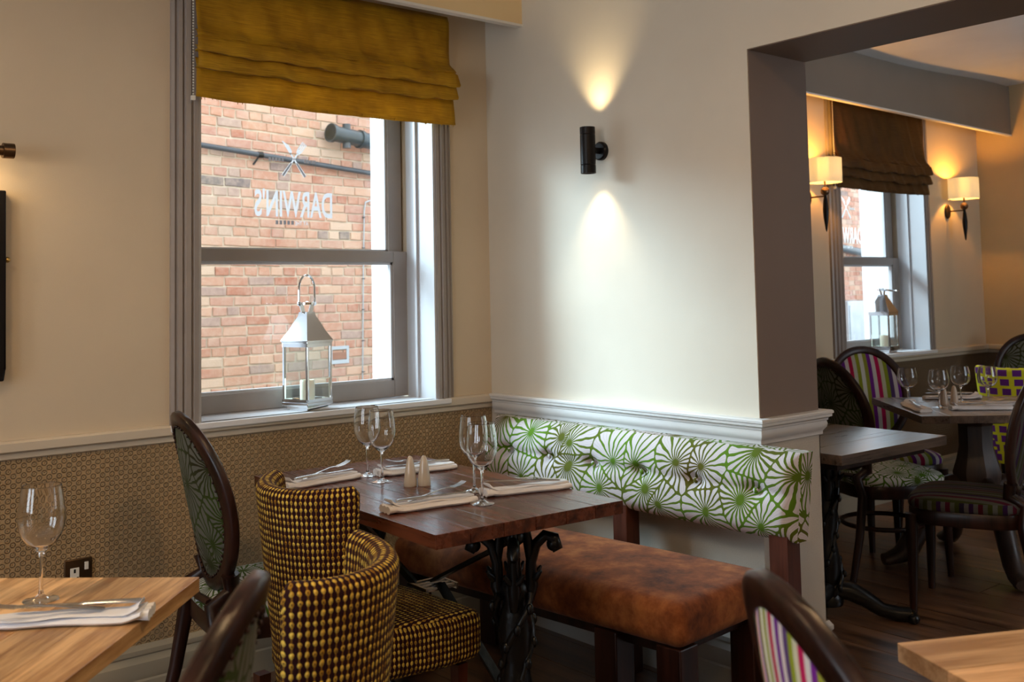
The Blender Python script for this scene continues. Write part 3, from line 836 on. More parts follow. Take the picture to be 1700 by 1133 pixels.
def drum_sconce(x, z, label):
    t = thing('wall_sconce', label, 'lamp', (x, WY, z))
    b = MB(); b.lathe([(0, 0), (.030, 0), (.034, .006), (.030, .014), (.014, .020), (0, .020)], 24, T=Matrix.Rotation(PI / 2, 4, 'X') @ Matrix.Scale(1.5, 4, (0, 1, 0))); ob('wall_plate', b, M['bronze'], t)
    y = -.125
    b = MB(); b.tube([(0, -.018, 0), (0, y, 0)], .005, 8); ob('arm', b, M['bronze'], t)
    b = MB(); b.ball((0, y, .028), .026, 12); ob('ball', b, M['bronze'], t)
    b = MB(); b.lathe([(.002, -.205), (.006, -.190), (.015, -.12), (.017, -.08), (.013, -.03), (.008, 0), (.010, .006)], 14, c=(0, y, 0)); ob('drop', b, M['black'], t)
    b = MB(); b.tube([(0, y, .05), (0, y, .10)], .006, 8); ob('stem', b, M['bronze'], t)
    b = MB()
    L = []
    for r, zz in ((.098, .078), (.098, .218), (.0965, .218), (.0965, .078), (.098, .078)): L.append([(r * cos(2 * PI * k / 40), r * sin(2 * PI * k / 40), zz) for k in range(40)])
    b.rings(L, caps=False); ob('shade', b, M['shade'], t, loc=(0, y, 0))
    b = MB(); b.ball((0, y, .128), .022, 10, (1, 1, 1.3)); ob('bulb', b, M['bulb'], t)
    lamp('sconce_bulb', 'POINT', (x, WY + y, z + .17), 9.5, (1, .42, .06), shadow_soft_size=.02)
drum_sconce(5.145, 1.855, 'drum shade wall lamp left of the far room window, beside the pillar')
drum_sconce(6.80, 1.835, 'drum shade wall lamp right of the far room window')

# ------------------------------------------------------------------ picture and its light, socket
t = thing('framed_picture', 'black framed picture hanging on the left wall above the dado', 'picture', (.20, WY, 1.385))
b = MB(); b.box(-.60, .617, -.028, -.004, -.293, .295); ob('backing', b, plain('print', (.30, .27, .22), .5, .3, 5), t, smooth=0)
b = MB()
for a in ((-.62, .617, -.293, -.253), (-.62, .617, .255, .295), (-.62, -.58, -.253, .255), (.577, .617, -.253, .255)): b.box(a[0], a[1], -.042, -.002, a[2], a[3])
ob('moulding', b, M['black'], t, smooth=0, bevel=.004)
b = MB(); b.ball((.625, -.03, .08), .009, 8); b.tube([(.612, -.03, .08), (.622, -.03, .08)], .005, 8); ob('latch', b, M['brass'], t, label='brass latch')
t = thing('picture_light', 'bronze picture light above the black framed picture', 'lamp', (.30, WY, 1.83))
b = MB(); b.tube([(-.4, -.07, -.03), (.498, -.07, -.03)], .016, 14); b.tube([(.498, -.07, -.03), (.530, -.07, -.03)], .024, 16); ob('tube', b, M['bronze'], t)
b = MB(); b.tube([(0, -.004, .0), (0, -.05, .02), (0, -.07, -.02)], .007, 8); ob('arm', b, M['bronze'], t)
lamp('picture_lamp', 'AREA', (.55, WY - .085, 1.775), 1.6, (1, .68, .34), aim=(.15, .55, -1), shape='RECTANGLE', size=.4, size_y=.02)

t = thing('power_socket', 'small bronze power socket on the brown wallpaper behind the oak table', 'socket', (1.049, WY - .004, .468))
b = MB(); b.rbox((0, -.004, 0), (.086, .008, .086), .0035, 2, k=2); ob('plate', b, M['bronze'], t)
b = MB(); b.box(.018, .030, -.012, -.008, .006, .030); ob('rocker_switch', b, M['plastic'], t, smooth=0, bevel=.001)
b = MB(); b.box(-.026, .002, -.010, -.008, -.030, .016); ob('outlet', b, M['plastic'], t, smooth=0, bevel=.001)
b = MB(); b.box(-.015, -.009, -.0105, -.0095, .000, .012); b.box(-.024, -.018, -.0105, -.0095, -.018, -.013); b.box(-.006, 0, -.0105, -.0095, -.018, -.013); ob('pin_hole', b, M['black'], t, smooth=0)

# ------------------------------------------------------------------ lanterns with candles
def lantern(x, y, rz, up_handle, label, clabel):
    t = thing('lantern', label, 'lantern', (x, y, SILL), rz)
    h = .066; p = .010; z0, z1 = .030, .252
    b = MB(); b.box(-.056, .056, -.056, .056, 0, .016); b.box(-.062, .062, -.062, .062, .014, .020); b.box(-h - .002, h + .002, -h - .002, h + .002, .018, z0); ob('base', b, M['chrome'], t, smooth=0, bevel=.0015)
    for sx in (-1, 1):
        for sy in (-1, 1):
            b = MB(); b.box(*sorted((sx * h, sx * (h - p))), *sorted((sy * h, sy * (h - p))), z0, z1); ob('post', b, M['chrome'], t, smooth=0, bevel=.0012)
    for nm, zz in (('bottom_frame', (z0, z0 + .012)), ('top_frame', (z1 - .014, z1 + .006))):
        b = MB()
        for s in (-1, 1):
            b.box(-h - .001, h + .001, *sorted((s * (h + .001), s * (h - .006))), *zz); b.box(*sorted((s * (h + .001), s * (h - .006))), -h - .001, h + .001, *zz)
        if zz[0] > .1: b.box(-h - .002, h + .002, -h - .002, h + .002, z1, z1 + .006)
        ob(nm, b, M['chrome'], t, smooth=0, bevel=.001)
    for k in range(4):
        b = MB(); b.box(-h + p, h - p, -.0012, .0012, z0 + .012, z1 - .014)
        a = k * PI / 2; ob('pane', b, M['lpane'], t, (sin(a) * (h - .005), -cos(a) * (h - .005), 0), (0, 0, a), smooth=0)
    b = MB(); L = []
    for r, zz in ((h + .004, z1 + .006), (h + .004, z1 + .010), (.050, z1 + .045), (.036, z1 + .078), (.024, z1 + .102), (.021, z1 + .118), (.0, z1 + .119)):
        r = max(r, .0005); L.append([(-r, -r, zz), (r, -r, zz), (r, r, zz), (-r, r, zz)])
    b.rings(L); ob('roof', b, M['chrome'], t, smooth=20)
    b = MB()
    for s in (-1, 1): b.bar((s * .019, 0, z1 + .116), (s * .030, 0, z1 + .150), .020, .003, (0, 1, 0))
    b.lathe([(.006, z1 + .146), (.034, z1 + .146), (.034, z1 + .154), (.012, z1 + .157), (.006, z1 + .160), (0, z1 + .160)], 24); ob('cap', b, M['chrome'], t)
    b = MB(); pts = []
    if up_handle:
        for k in range(15):
            a = PI * k / 14; pts.append((-.042 * cos(a), 0, z1 + .145 + (.060 if 0 < k < 14 else 0) + .054 * sin(a)))
        b.tube(pts, .0042, 8, flat=1.0)
    else:
        for k in range(15):
            a = PI * k / 14; pts.append((-.042 * cos(a), -.085 * sin(a) - (.02 if 0 < k < 14 else 0), z1 + .150 - .012 * sin(a)))
        b.tube(pts, .0042, 8)
    for s in (-1, 1): b.ball((s * .040, 0, z1 + .150), .009, 8)
    ob('handle', b, M['chrome'], t)
    c = thing('pillar_candle', clabel, 'candle', (x, y, SILL + z0))
    rz_ = .028
    b = MB(); b.lathe([(0, 0), (rz_, 0), (rz_, .076), (rz_ - .003, .081), (rz_ - .006, .080), (rz_ - .008, .074), (0, .072)], 24); ob('wax', b, M['wax'], c)
    b = MB(); b.tube([(0, 0, .07), (0, .001, .084)], .0012, 6); ob('wick', b, M['black'], c)
lantern(1.912, 3.528, -.493 + PI / 4, True, 'chrome lantern with raised hoop handle on the near window sill', 'ivory candle inside the chrome lantern on the near window sill')
lantern(6.05, 3.53, -1.05 + PI / 4 + .35, False, 'chrome lantern with lowered handle on the far window sill', 'ivory candle inside the chrome lantern on the far window sill')

# ------------------------------------------------------------------ tables
def plank_top(t, x0, x1, y0, y1, z, th, n, along, mat, gap=.0012, rr=None):
    """a top of n boards laid along 'x' or 'y'"""
    for k in range(n):
        b = MB(); g = gap / 2
        if along == 'y':
            a = x0 + (x1 - x0) * k / n; c = x0 + (x1 - x0) * (k + 1) / n
            cx, cy = (a + c) / 2, (y0 + y1) / 2
            b.box(a - cx + (g if k else 0), c - cx - (g if k < n - 1 else 0), y0 - cy, y1 - cy, -th, 0)
        else:
            a = y0 + (y1 - y0) * k / n; c = y0 + (y1 - y0) * (k + 1) / n
            cx, cy = (x0 + x1) / 2, (a + c) / 2
            b.box(x0 - cx, x1 - cx, a - cy + (g if k else 0), c - cy - (g if k < n - 1 else 0), -th, 0)
        ob('plank', b, mat, t, (cx, cy, z), smooth=0, bevel=.0012)

def cast_pedestal(t, x, y, ztop, foot_rot=0.0, nf=3, scroll_rot=-.65):
    """ornate black cast-iron column with curled acanthus arms and clawed feet"""
    p = MB()
    p.lathe([(.0, .06), (.055, .06), (.060, .075), (.050, .10), (.036, .13), (.044, .16), (.052, .20), (.050, .25), (.040, .30), (.034, .34), (.044, .37), (.048, .42), (.040, .47), (.034, .50), (.042, .525), (.036, .545), (.022, .56), (.018, .60), (.017, .645), (.030, .655), (.034, .668), (.030, .682), (.020, .692), (.022, ztop - .012), (.05, ztop - .010), (.05, ztop), (0, ztop)], 20)
    o = ob('pedestal', p, M['iron'], t, (x, y, 0), smooth=50)
    for k in range(4):
        a = scroll_rot + k * PI / 2
        b = MB(); d = Vector((cos(a), sin(a), 0))
        q = lambda r, z: d * r + Vector((0, 0, z - .022))
        b.tube([q(.030, .50), q(.048, .56), q(.046, .62), q(.060, .668), q(.086, .692), q(.112, .684), q(.119, .662), q(.104, .654)], [.014, .018, .015, .015, .016, .017, .016, .011], 8)
        b.ball(q(.108, .668), .019, 7)
        b.tube([q(.046, .62), q(.040, .67), q(.034, ztop + .02)], [.012, .014, .011], 7)
        e = Vector((-d.y, d.x, 0))
        for s in (-1, 1): b.tube([q(.046, .57), q(.062, .588) + e * s * .018, q(.074, .604) + e * s * .026], [.011, .009, .004], 6)
        ob('scroll', b, M['iron'], o, smooth=60)
    b = MB()
    for k in range(3):
        pts = []; rad = []
        for i in range(26):
            q = i / 25; a = k * 2 * PI / 3 + q * 5.2
            rr = .044 + .010 * sin(q * 9); pts.append((rr * cos(a), rr * sin(a), .10 + .42 * q)); rad.append(.008 + .004 * abs(sin(i * 1.7)))
        b.tube(pts, rad, 6)
        for i in range(2, 25, 3):
            b.ball(Vector(pts[i]) * 1.0 + Vector((pts[i][0] * .18, pts[i][1] * .18, 0)), .011, 5, (1, 1, 1.4))
    ob('vine', b, M['iron'], o, smooth=60)
    for k in range(nf):
        a = foot_rot + k * 2 * PI / nf
        d = Vector((cos(a), sin(a), 0)); b = MB()
        pts = [d * .02 + Vector((0, 0, .12)), d * .08 + Vector((0, 0, .115)), d * .14 + Vector((0, 0, .085)), d * .20 + Vector((0, 0, .045)), d * .26 + Vector((0, 0, .031)), d * .31 + Vector((0, 0, .030))]
        b.tube(pts, [.038, .040, .034, .029, .030, .028], 10)
        e = Vector((-d.y, d.x, 0))
        for s in (-1, -.33, .33, 1): b.ball(d * .318 + e * s * .030 + Vector((0, 0, .021)), .021, 6, (1.2, 1, .98))
        for i in range(5): b.ball(d * (.07 + .04 * i) + Vector((0, 0, .142 - .023 * i)), .010, 5)
        ob('foot', b, M['iron'], o, smooth=60)
    return o

# the dark table by the bench
TA = math.atan2(2.012 - 2.058, 2.119 - 1.504)
t = thing('dining_table', 'dark brown plank dining table laid for four between bench and window', 'table', (1.792, 2.587, 0), TA + .022)
plank_top(t, -.308, .308, -.552, .552, .75, .036, 6, 'y', M['table'])
b = MB()
for y in (-.40, .40): b.box(-.26, .26, y - .03, y + .03, .698, .714)
ob('cross_batten', b, M['mahogany'], t, smooth=0)
cast_pedestal(t, .035, -.405, .698, .4)
cast_pedestal(t, .035, .42, .698, .4)
b = MB(); b.bar((.03, -.04, .465), (.03, -.40, .22), .010, .028, (1, 0, 0)); ob('brace', b, M['iron'], t, smooth=0)
b = MB(); b.bar((.045, -.40, .66), (.045, .0, .47), .010, .028, (1, 0, 0)); b.bar((.045, .0, .47), (.045, .40, .26), .010, .028, (1, 0, 0)); ob('brace', b, M['iron'], t, smooth=0)
b = MB(); b.bar((-.295, -.15, .712), (-.03, .02, .470), .026, .010); ob('brace', b, M['iron'], t, smooth=0)
b = MB(); b.box(-.03, .085, -.055, .055, .452, .458); b.box(-.03, -.022, -.055, .055, .445, .462); b.box(.077, .085, -.055, .055, .445, .462)
for k in range(4): b.box(-.02, .075, -.05 + k * .028, -.04 + k * .028, .458, .461)
ob('maker_plate', b, M['steel'], t, smooth=0)

def simple_table(name, label, loc, rz, x0, x1, y0, y1, th, n, along, mat, leg):
    t = thing(name, label, 'table', loc, rz)
    plank_top(t, x0, x1, y0, y1, .75, th, n, along, mat)
    b = MB(); b.box(x0 + .06, x1 - .06, y0 + .06, y1 - .06, .75 - th - .03, .75 - th); ob('frame', b, M['mahogany'], t, smooth=0)
    if leg: cast_pedestal(t, leg[0], leg[1], .75 - th - .03, leg[2])
    return t
# oak table at the left edge, turned 45 degrees
OA = math.atan2(-.423, -.394)
simple_table('oak_table', 'honey oak plank table at the left edge with one wine glass', (.883, 2.100, 0), OA, 0, 1.30, -.72, 0, .030, 7, 'x', M['oak'], (.65, -.36, .3))
OB_ = math.atan2(-.108, .214)
simple_table('oak_table', 'bare pale oak table cut off at the lower right corner', (1.561, .911, 0), OB_, 0, .75, -.75, 0, .030, 6, 'x', M['oak2'], (.40, -.38, .3))
simple_table('dining_table', 'bare grey-topped table just behind the pillar', (3.137, 2.010, 0), -.03, 0, .69, 0, 1.0, .036, 6, 'x', M['table2'], (.49, .42, -.85))

# the far table on a carved wooden pedestal
FA = math.atan2(2.945 - 2.355, 4.886 - 4.317)
t = thing('dining_table', 'far dark table on carved claw legs laid with four glasses', 'table', (4.317, 2.355, 0), FA)
plank_top(t, 0, .80, -.74, 0, .75, .034, 6, 'x', M['table2'])
b = MB(); L = []
cx, cy = .39, -.37
b.lathe([(0, .30), (.05, .30), (.075, .33), (.105, .38), (.115, .44), (.095, .50), (.080, .56), (.080, .66), (.10, .69), (.105, .70), (0, .70)], 8, c=(cx, cy, 0)); ob('pedestal', b, M['pedwood'], t, smooth=30)
b = MB(); b.box(cx - .25, cx + .25, cy - .04, cy + .04, .695, .716); b.box(cx - .04, cx + .04, cy - .25, cy + .25, .690, .716); ob('cross_batten', b, M['pedwood'], t, smooth=0)
b = MB(); b.lathe([(0, .17), (.02, .175), (.05, .20), (.04, .225), (.065, .25), (.06, .30), (0, .31)], 10, c=(cx, cy, 0)); ob('pendant', b, M['pedwood'], t, smooth=40)
for k in range(4):
    a = k * PI / 2 + .03
    d = Vector((cos(a), sin(a), 0)); e = Vector((-d.y, d.x, 0)); b = MB(); L = []
    for (r, z, hh, ww) in ((.04, .34, .07, .035), (.12, .355, .065, .037), (.19, .335, .065, .037), (.25, .27, .060, .035), (.29, .18, .055, .033), (.33, .10, .050, .032), (.38, .05, .045, .034), (.44, .032, .032, .038), (.46, .030, .028, .034)):
        nrm = Vector((0, 0, 1)) if r < .2 else (d * .6 + Vector((0, 0, .8)))
        if r > .40: nrm = Vector((0, 0, 1))
        c = Vector((cx, cy, z)) + d * r
        L.append([c + nrm * (hh * sin(q)) * (.9 if r > .36 else 1.15) + e * (ww * 1.25 * cos(q)) for q in [2 * PI * i / 10 for i in range(10)]])
    b.rings(L); ob('leg', b, M['pedwood'], t, smooth=60)

# ------------------------------------------------------------------ bench
BR = 0.085
bt = thing('bench', 'long brown suede bench with green leaf patterned buttoned backrest along the partition wall', 'bench', (2.35, 2.555, 0))
def br(x, y): return (x * cos(BR) - y * sin(BR), x * sin(BR) + y * cos(BR), 0)
RB = (0, 0, BR)
b = MB(); b.rbox((0, 0, .405), (.50, 1.28, .125), .042, 5, .012, 10); ob('seat', b, M['suede'], bt, rot=RB, smooth=60)
b = MB(); b.box(-.20, .20, -.58, .58, .31, .345); ob('seat_frame', b, M['mahogany'], bt, rot=RB, smooth=0, bevel=.003)
for (x, y) in ((-.197, -.585), (-.20, -.36), (-.20, .56), (.19, -.57), (.19, .56)):
    b = MB(); b.box(-.042, .042, -.042, .042, 0, .345); ob('leg', b, M['mahogany'], bt, br(x, y), RB, smooth=0, bevel=.004)
# upholstered back hung on its posts along the wall
BO = (.35, .035, 0)
def back_mb():
    b = MB(); n, mrows = 110, 30; Ly, z0, z1 = 1.48, .565, .828
    btn = [(-.60 + .24 * k, .705) for k in range(6)]
    def xf(y, z):
        q = (z - z0) / (z1 - z0)
        x = -.020 - .050 * (1 - q) * .9                     # leans back towards the rail
        d = .048 * (1 - abs(2 * q - 1) ** 5)
        d -= .010 * math.exp(-((z - .705) / .016) ** 2)
        for (by, bz) in btn: d -= .030 * math.exp(-(((y - by) / .030) ** 2 + ((z - bz) / .026) ** 2))
        d *= min(1, max(0, (Ly / 2 - abs(y)) / .03)) ** .5
        return x - d
    L = []
    for i in range(mrows + 1):
        z = z0 + (z1 - z0) * i / mrows
        L.append([(xf(-Ly / 2 + Ly * j / n, z), -Ly / 2 + Ly * j / n, z) for j in range(n + 1)])
    b.rings(L, closed=False, caps=False, uvf=lambda i, j: (Ly * j / n, z0 + (z1 - z0) * i / mrows))
    back = []
    for i in (0, mrows):
        z = z0 + (z1 - z0) * i / mrows; q = i / mrows
        back.append([(.034 - .050 * (1 - q) * .9 , -Ly / 2 + Ly * j / n, z) for j in range(n + 1)])
    b.rings([L[0], back[0]], closed=False, caps=False); b.rings([L[-1], back[1]], closed=False, caps=False); b.rings(back, closed=False, caps=False)
    for j in (0, n): b.rings([[l[j] for l in L], [back[0][j] if k < mrows // 2 else back[1][j] for k in range(mrows + 1)]], closed=False, caps=False)
    return b
bk = ob('backrest', back_mb, M['leaf'], bt, BO, smooth=70)
for k in range(6):
    b = MB(); b.ball((-.072, -.60 + .24 * k, .705), .010, 6, (.5, 1, 1)); ob('button', b, M['leaf'], bk)
for y in (-.685, -.02, .66):
    b = MB(); b.box(-.085, -.020, -.034, .034, 0, .60); ob('post', b, M['mahog_red'], bt, (BO[0], y + BO[1], 0), smooth=0, bevel=.003)
b = MB(); b.box(-.02, .0, -.70, .70, .60, .66); ob('back_rail', b, M['mahogany'], bt, BO, smooth=0)

# ------------------------------------------------------------------ oval-back chairs
A_, B_, ZC, TILT, CURV = .231, .271, .735, .20, .045
def oval_chair(loc, hd, fab, fabseat, key, label, group='oval-back chairs', ring=False):
    """faces local +y; the back's middle stands over local (0, -.22)"""
    t = thing('oval_back_chair', label, 'chair', loc, hd - PI / 2, group)
    def bp(u, v, off=0.0):
        """point of the back: u across, v up the slope, off along its normal (front +)"""
        f = CURV * (u / A_) ** 2 + off
        return Vector((u, -.22 - sin(TILT) * v + f * cos(TILT), ZC + cos(TILT) * v + f * sin(TILT)))
    def ring_mb():
        b = MB(); L = []
        for k in range(64):
            a = 2 * PI * k / 64; l = []
            for (dr, df) in ((0, -.009), (-.006, -.014), (-.036, -.014), (-.042, -.009), (-.042, .008), (-.036, .013), (-.008, .013), (0, .006)):
                l.append(bp((A_ + dr) * cos(a), (B_ + dr) * sin(a), df))
            L.append(l)
        b.rings(L, loop_closed=True); return b
    ob('back_frame', ring_mb, M['mahogany'], t, smooth=50, key='oc_ring')
    def pad_mb():
        b = MB(); a0, b0 = A_ - .040, B_ - .040
        for sg in (1, -1):
            L = []
            for i in range(9):
                r = i / 8; dm = (.020 if sg > 0 else .010) * (1 - r ** 4) + .006
                L.append([bp(a0 * r * cos(2 * PI * k / 48) + 1e-5, b0 * r * sin(2 * PI * k / 48), sg * dm) for k in range(48)])
            b.rings(L[::sg], caps=False)
        return b
    ob('back_pad', pad_mb, fab, t, smooth=80, key='oc_pad' + key)
    def nail_mb():
        b = MB()
        for k in range(56):
            a = 2 * PI * k / 56; q = bp((A_ - .043) * cos(a), (B_ - .043) * sin(a), -.012); b.ball(q, .0042, 4)
        return b
    if 'leaf' in fab.name: ob('nail_trim', nail_mb, M['mahogany'], t, smooth=60, key='oc_nail' + key, kind='stuff')
    for s in (-1, 1):
        def up_mb():
            b = MB(); q0 = bp(s * .150, -B_ * .74, -.002)
            pts = [q0, bp(s * .135, -B_ * .95, 0), Vector((s * .150, -.215, .455)), Vector((s * .175, -.205, .38)), Vector((s * .185, -.235, .20)), Vector((s * .195, -.285, .0))]
            b.tube(pts, [.026, .028, .026, .025, .021, .017], 10, flat=.8); return b
        ob('rear_leg', up_mb, M['mahogany'], t, smooth=60, key='oc_rear%d' % s)
        def fl_mb():
            b = MB(); b.tube([(s * .195, .205, .40), (s * .197, .207, .22), (s * .199, .212, .0)], [.026, .021, .014], 10); return b
        ob('front_leg', fl_mb, M['mahogany'], t, smooth=60, key='oc_front%d' % s)
    def rail_mb():
        b = MB(); L = []
        for z, g in ((.365, -.004), (.372, 0), (.418, 0), (.424, -.004)):
            L.append(seat_out(g, z))
        b.rings(L); return b
    def seat_out(g, z):
        out = []
        for k in range(40):
            a = 2 * PI * k / 40; c, s_ = cos(a), sin(a)
            x = (abs(c) ** .55) * (1 if c > 0 else -1); y = (abs(s_) ** .55) * (1 if s_ > 0 else -1)
            wdt = .225 + .015 * y
            out.append(Vector((x * (wdt + g), y * (.225 + g) + .01, z)))
        return out
    ob('seat_rail', rail_mb, M['mahogany'], t, smooth=50, key='oc_rail')
    def seat_mb():
        b = MB(); L = [seat_out(g, z) for g, z in ((-.004, .422), (.002, .430), (.003, .448), (-.006, .462), (-.03, .474), (-.08, .484), (-.14, .489), (-.20, .491))]
        b.rings(L); return b
    ob('seat', seat_mb, fabseat, t, smooth=70, key='oc_seat' + key)
    if ring:
        def ring2():
            b = MB(); b.tube([Vector((.185 * cos(2 * PI * k / 36), .185 * sin(2 * PI * k / 36), .22)) for k in range(36)], .011, 8, closed=True); return b
        ob('ring_stretcher', ring2, M['mahogany'], t, smooth=60, key='oc_st')
    def apron():
        b = MB(); b.tube([Vector((-.14, -.218, .47)), Vector((0, -.214, .455)), Vector((.14, -.218, .47))], .014, 8, flat=.7); return b
    ob('back_rail', apron, M['mahogany'], t, smooth=60, key='oc_apron')
    return t
def back_at(x, y, hd):        # chair base so that the middle of its back stands over x, y
    return (x + .22 * cos(hd), y + .22 * sin(hd), 0)
h = math.radians(-8); oval_chair(back_at(1.240, 2.972, h), h, M['leafd'], M['leafs'], 'g', 'dark wood oval-back chair with green leaf fabric standing by the brown wallpapered wall')
h = math.radians(142); oval_chair(back_at(.508, 1.183, h), h, M['leafd'], M['leafs'], 'g', 'dark oval chair back closest to the camera, in front of the yellow dotted chair')
h = math.radians(-33); oval_chair(back_at(1.034, .704, h), h, M['stripe'], M['stripe'], 's', 'oval-back chair with bright multicoloured stripes at the lower right oak table')
h = math.radians(-27); oval_chair(back_at(4.27, 2.755, h), h, M['leafd'], M['leafs'], 'g', 'dark oval-back chair with green leaf fabric and ring stretcher behind the pillar table', ring=True)
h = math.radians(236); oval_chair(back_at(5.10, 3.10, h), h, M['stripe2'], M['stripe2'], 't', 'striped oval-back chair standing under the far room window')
h = math.radians(108); oval_chair(back_at(4.275, 1.878, h), h, M['stripe3'], M['stripe3'], 'd', 'striped oval-back chair with shade in its colours at the right edge in front of the far table')
h = math.radians(205); oval_chair(back_at(6.92, 2.99, h), h, M['leafd'], M['leafs'], 'g', 'dark oval-back chair farthest away in the corner behind the purple chair')

# ------------------------------------------------------------------ tub chairs
def tub_chair(loc, hd, fab, key, label, zt=.845, group='low tub chairs'):
    t = thing('tub_chair', label, 'chair', loc, hd - PI / 2, group)
    r0, ha, th = .145, math.radians(66), .056
    def shell():
        b = MB(); n = 30; L = []
        z0 = .30
        def cross():
            o = []
            for k in range(9): o.append((th / 2, z0 + (zt - th / 2 - z0) * k / 8))
            for k in range(1, 10): a = PI * k / 10; o.append((th / 2 * cos(a), zt - th / 2 + th / 2 * sin(a)))
            for k in range(9): o.append((-th / 2, zt - th / 2 - (zt - th / 2 - z0) * k / 8))
            return o
        C = cross(); dl = [0]
        for p, q in zip(C, C[1:]): dl.append(dl[-1] + math.hypot(q[0] - p[0], q[1] - p[1]))
        for i in range(n + 1):
            q = -1 + 2 * i / n; a = q * ha; l = []
            edge = max(0, abs(q) - .93) / .07; es = math.sqrt(max(0, 1 - edge ** 2)) * .75 + .25
            for (o, z) in C:
                fl = ((z - .30) / .56); rr = r0 + o * es + .057 * fl
                zz = z + (.012 * abs(q) ** 2) * fl - (.020 * edge * edge if z > zt - th else 0)
                l.append(Vector((rr * sin(a) * (1.06), -rr * cos(a) + .0, zz)))
            L.append(l)
        b.rings(L, closed=False, caps=False, uvf=lambda i, j: ((r0 + .05) * 2 * ha * i / n, dl[j]))
        m_ = len(C)
        for i in (0, n):
            nb = len(b.v); b.v += [tuple(p) for p in L[i]]
            for k in range(m_ // 2):
                j0, j1, j2, j3 = k, k + 1, m_ - 2 - k, m_ - 1 - k
                if j1 >= j2: break
                b.quad([nb + j0, nb + j1, nb + j2, nb + j3], [(0, C[j0][1]), (0, C[j1][1]), (th, C[j2][1]), (th, C[j3][1])])
        b.rings([[l[0] for l in L], [l[-1] for l in L]], closed=False, caps=False)
        return b
    ob('backrest', shell, fab, t, smooth=60, key='tub_shell' + key)
    def seat_mb():
        b = MB().rbox((0, .082, .405), (.45, .455, .135), .035, 4, .015, 8)
        b.v = [(x * (.62 + .38 * min(1, max(0, (y + .15) / .32))), y, z) for x, y, z in b.v]
        return b
    ob('seat', seat_mb, fab, t, smooth=60, key='tub_seat' + key)
    for (x, y) in ((-.18, .25), (.18, .25), (-.15, -.16), (.15, -.16)):
        ob('leg', lambda: MB().tube([(0, 0, .33), (0, 0, 0)], [.024, .014], 4), M['mahog_red'], t, (x, y, 0), (0, 0, PI / 4), smooth=0, key='tub_leg')
    return t
tub_chair((1.433, 2.452, 0), math.radians(4), M['woven'], 'w', 'yellow and maroon dotted tub chair pulled up to the dark dining table')
tub_chair((.90, 1.78, 0), math.radians(131.5), M['woven'], 'w', 'yellow and maroon dotted tub chair pulled up to the left oak table')
tub_chair((6.12, 2.76, 0), math.radians(30), M['check'], 'c', 'purple and yellow chequered tub chair in the far room', .85)

# ------------------------------------------------------------------ tableware
GP = [(0, 0), (.020, 0), (.0325, 0), (.0333, .0002), (.0336, .0007), (.0333, .0012), (.0325, .0014), (.029, .0020), (.022, .0033), (.012, .0065), (.0055, .0115), (.0036, .022), (.0033, .060), (.0036, .082), (.0062, .093), (.016, .1005), (.028, .111), (.0375, .125), (.0425, .141), (.0440, .157), (.0432, .175), (.0405, .197), (.0370, .2185), (.03655, .2210), (.0364, .2217), (.0360, .2220), (.0356, .2217), (.0354, .2210), (.0357, .2185), (.0392, .197), (.0418, .175), (.0426, .157), (.0411, .141), (.0362, .126), (.0268, .1125), (.0150, .1025), (.006, .0995), (0, .0990)]
def glass(x, y, label, z=.75, sc=1.0, group='wine glasses on the dark dining table'):
    def gm():
        b = MB().lathe(GP, 40)
        b.mi = [1 if max(b.v[i][2] for i in f) < .0068 else 0 for f in b.f]
        return b
    t = ob('wine_glass', gm, [M['glass'], M['foot']], None, (x, y, z + .0004), smooth=60, key='glass', label=label, cat='wine glass', group=group)
    if sc != 1: t.scale = (1.08, 1.08, sc)
    return t
def tp(u, v, z=.75):          # where the photo's eye line meets a table top (u, v in photo pixels)
    d = rt2 * ((u - 850) / FPX) - up2 * ((v - PPY) / FPX) + fw
    k = (z - 1.33) / d.z
    return d.x * k, d.y * k
G = glass(.586, 2.158, 'single tall wine glass on the left oak table', group='wine glasses')
glass(1.750, 2.752, 'wine glass nearer of the two left of the shakers on the dark table')
glass(1.776, 2.880, 'wine glass behind another, on the window side left of the shakers')
glass(1.764, 2.262, 'wine glass closest to the front edge of the dark dining table')
glass(1.858, 2.420, 'wine glass behind the front one, right of the shakers')
for (x, y), lab in (((4.702, 2.631), 'leftmost wine glass on the far table'), ((4.677, 2.459), 'wine glass beside the shakers, on the near side of the far table'), ((4.957, 2.493), 'wine glass behind the shakers on the far table'), ((4.987, 2.372), 'rightmost wine glass on the far table, before the purple chair')):
    glass(x, y, lab, .75, .80, 'wine glasses on the far table')
SP = [(0, 0), (.0195, 0), (.0205, .002), (.0200, .012), (.0165, .040), (.0125, .066), (.0095, .080), (.0070, .087), (.0035, .0905), (0, .091)]
def shaker(x, y, label, mt, hole, z=.75, group='salt and pepper shakers'):
    t = thing('shaker', label, 'shaker', (x, y, z), 0, group)
    ob('body', lambda: MB().lathe(SP, 28), mt, t, smooth=60, key='shaker' + mt.name)
    def holes():
        b = MB()
        for k in range(hole): b.ball((.0032 * cos(k * 2.1), .0032 * sin(k * 2.1), .0895), .0009, 4)
        return b
    ob('pour_hole', holes, M['black'], t, smooth=60, key='hole%d' % hole, kind='stuff')
shaker(1.772, 2.628, 'left cone shaker of cream ceramic on the dark dining table', M['ceramic'], 1)
shaker(1.808, 2.606, 'right cone shaker of cream ceramic on the dark dining table', M['ceramic'], 3)
shaker(4.80, 2.50, 'tan cone shaker behind a wine glass on the far table', M['ceramic2'], 1)
shaker(4.84, 2.468, 'taller-looking tan cone shaker standing clear on the far table', M['ceramic2'], 3)

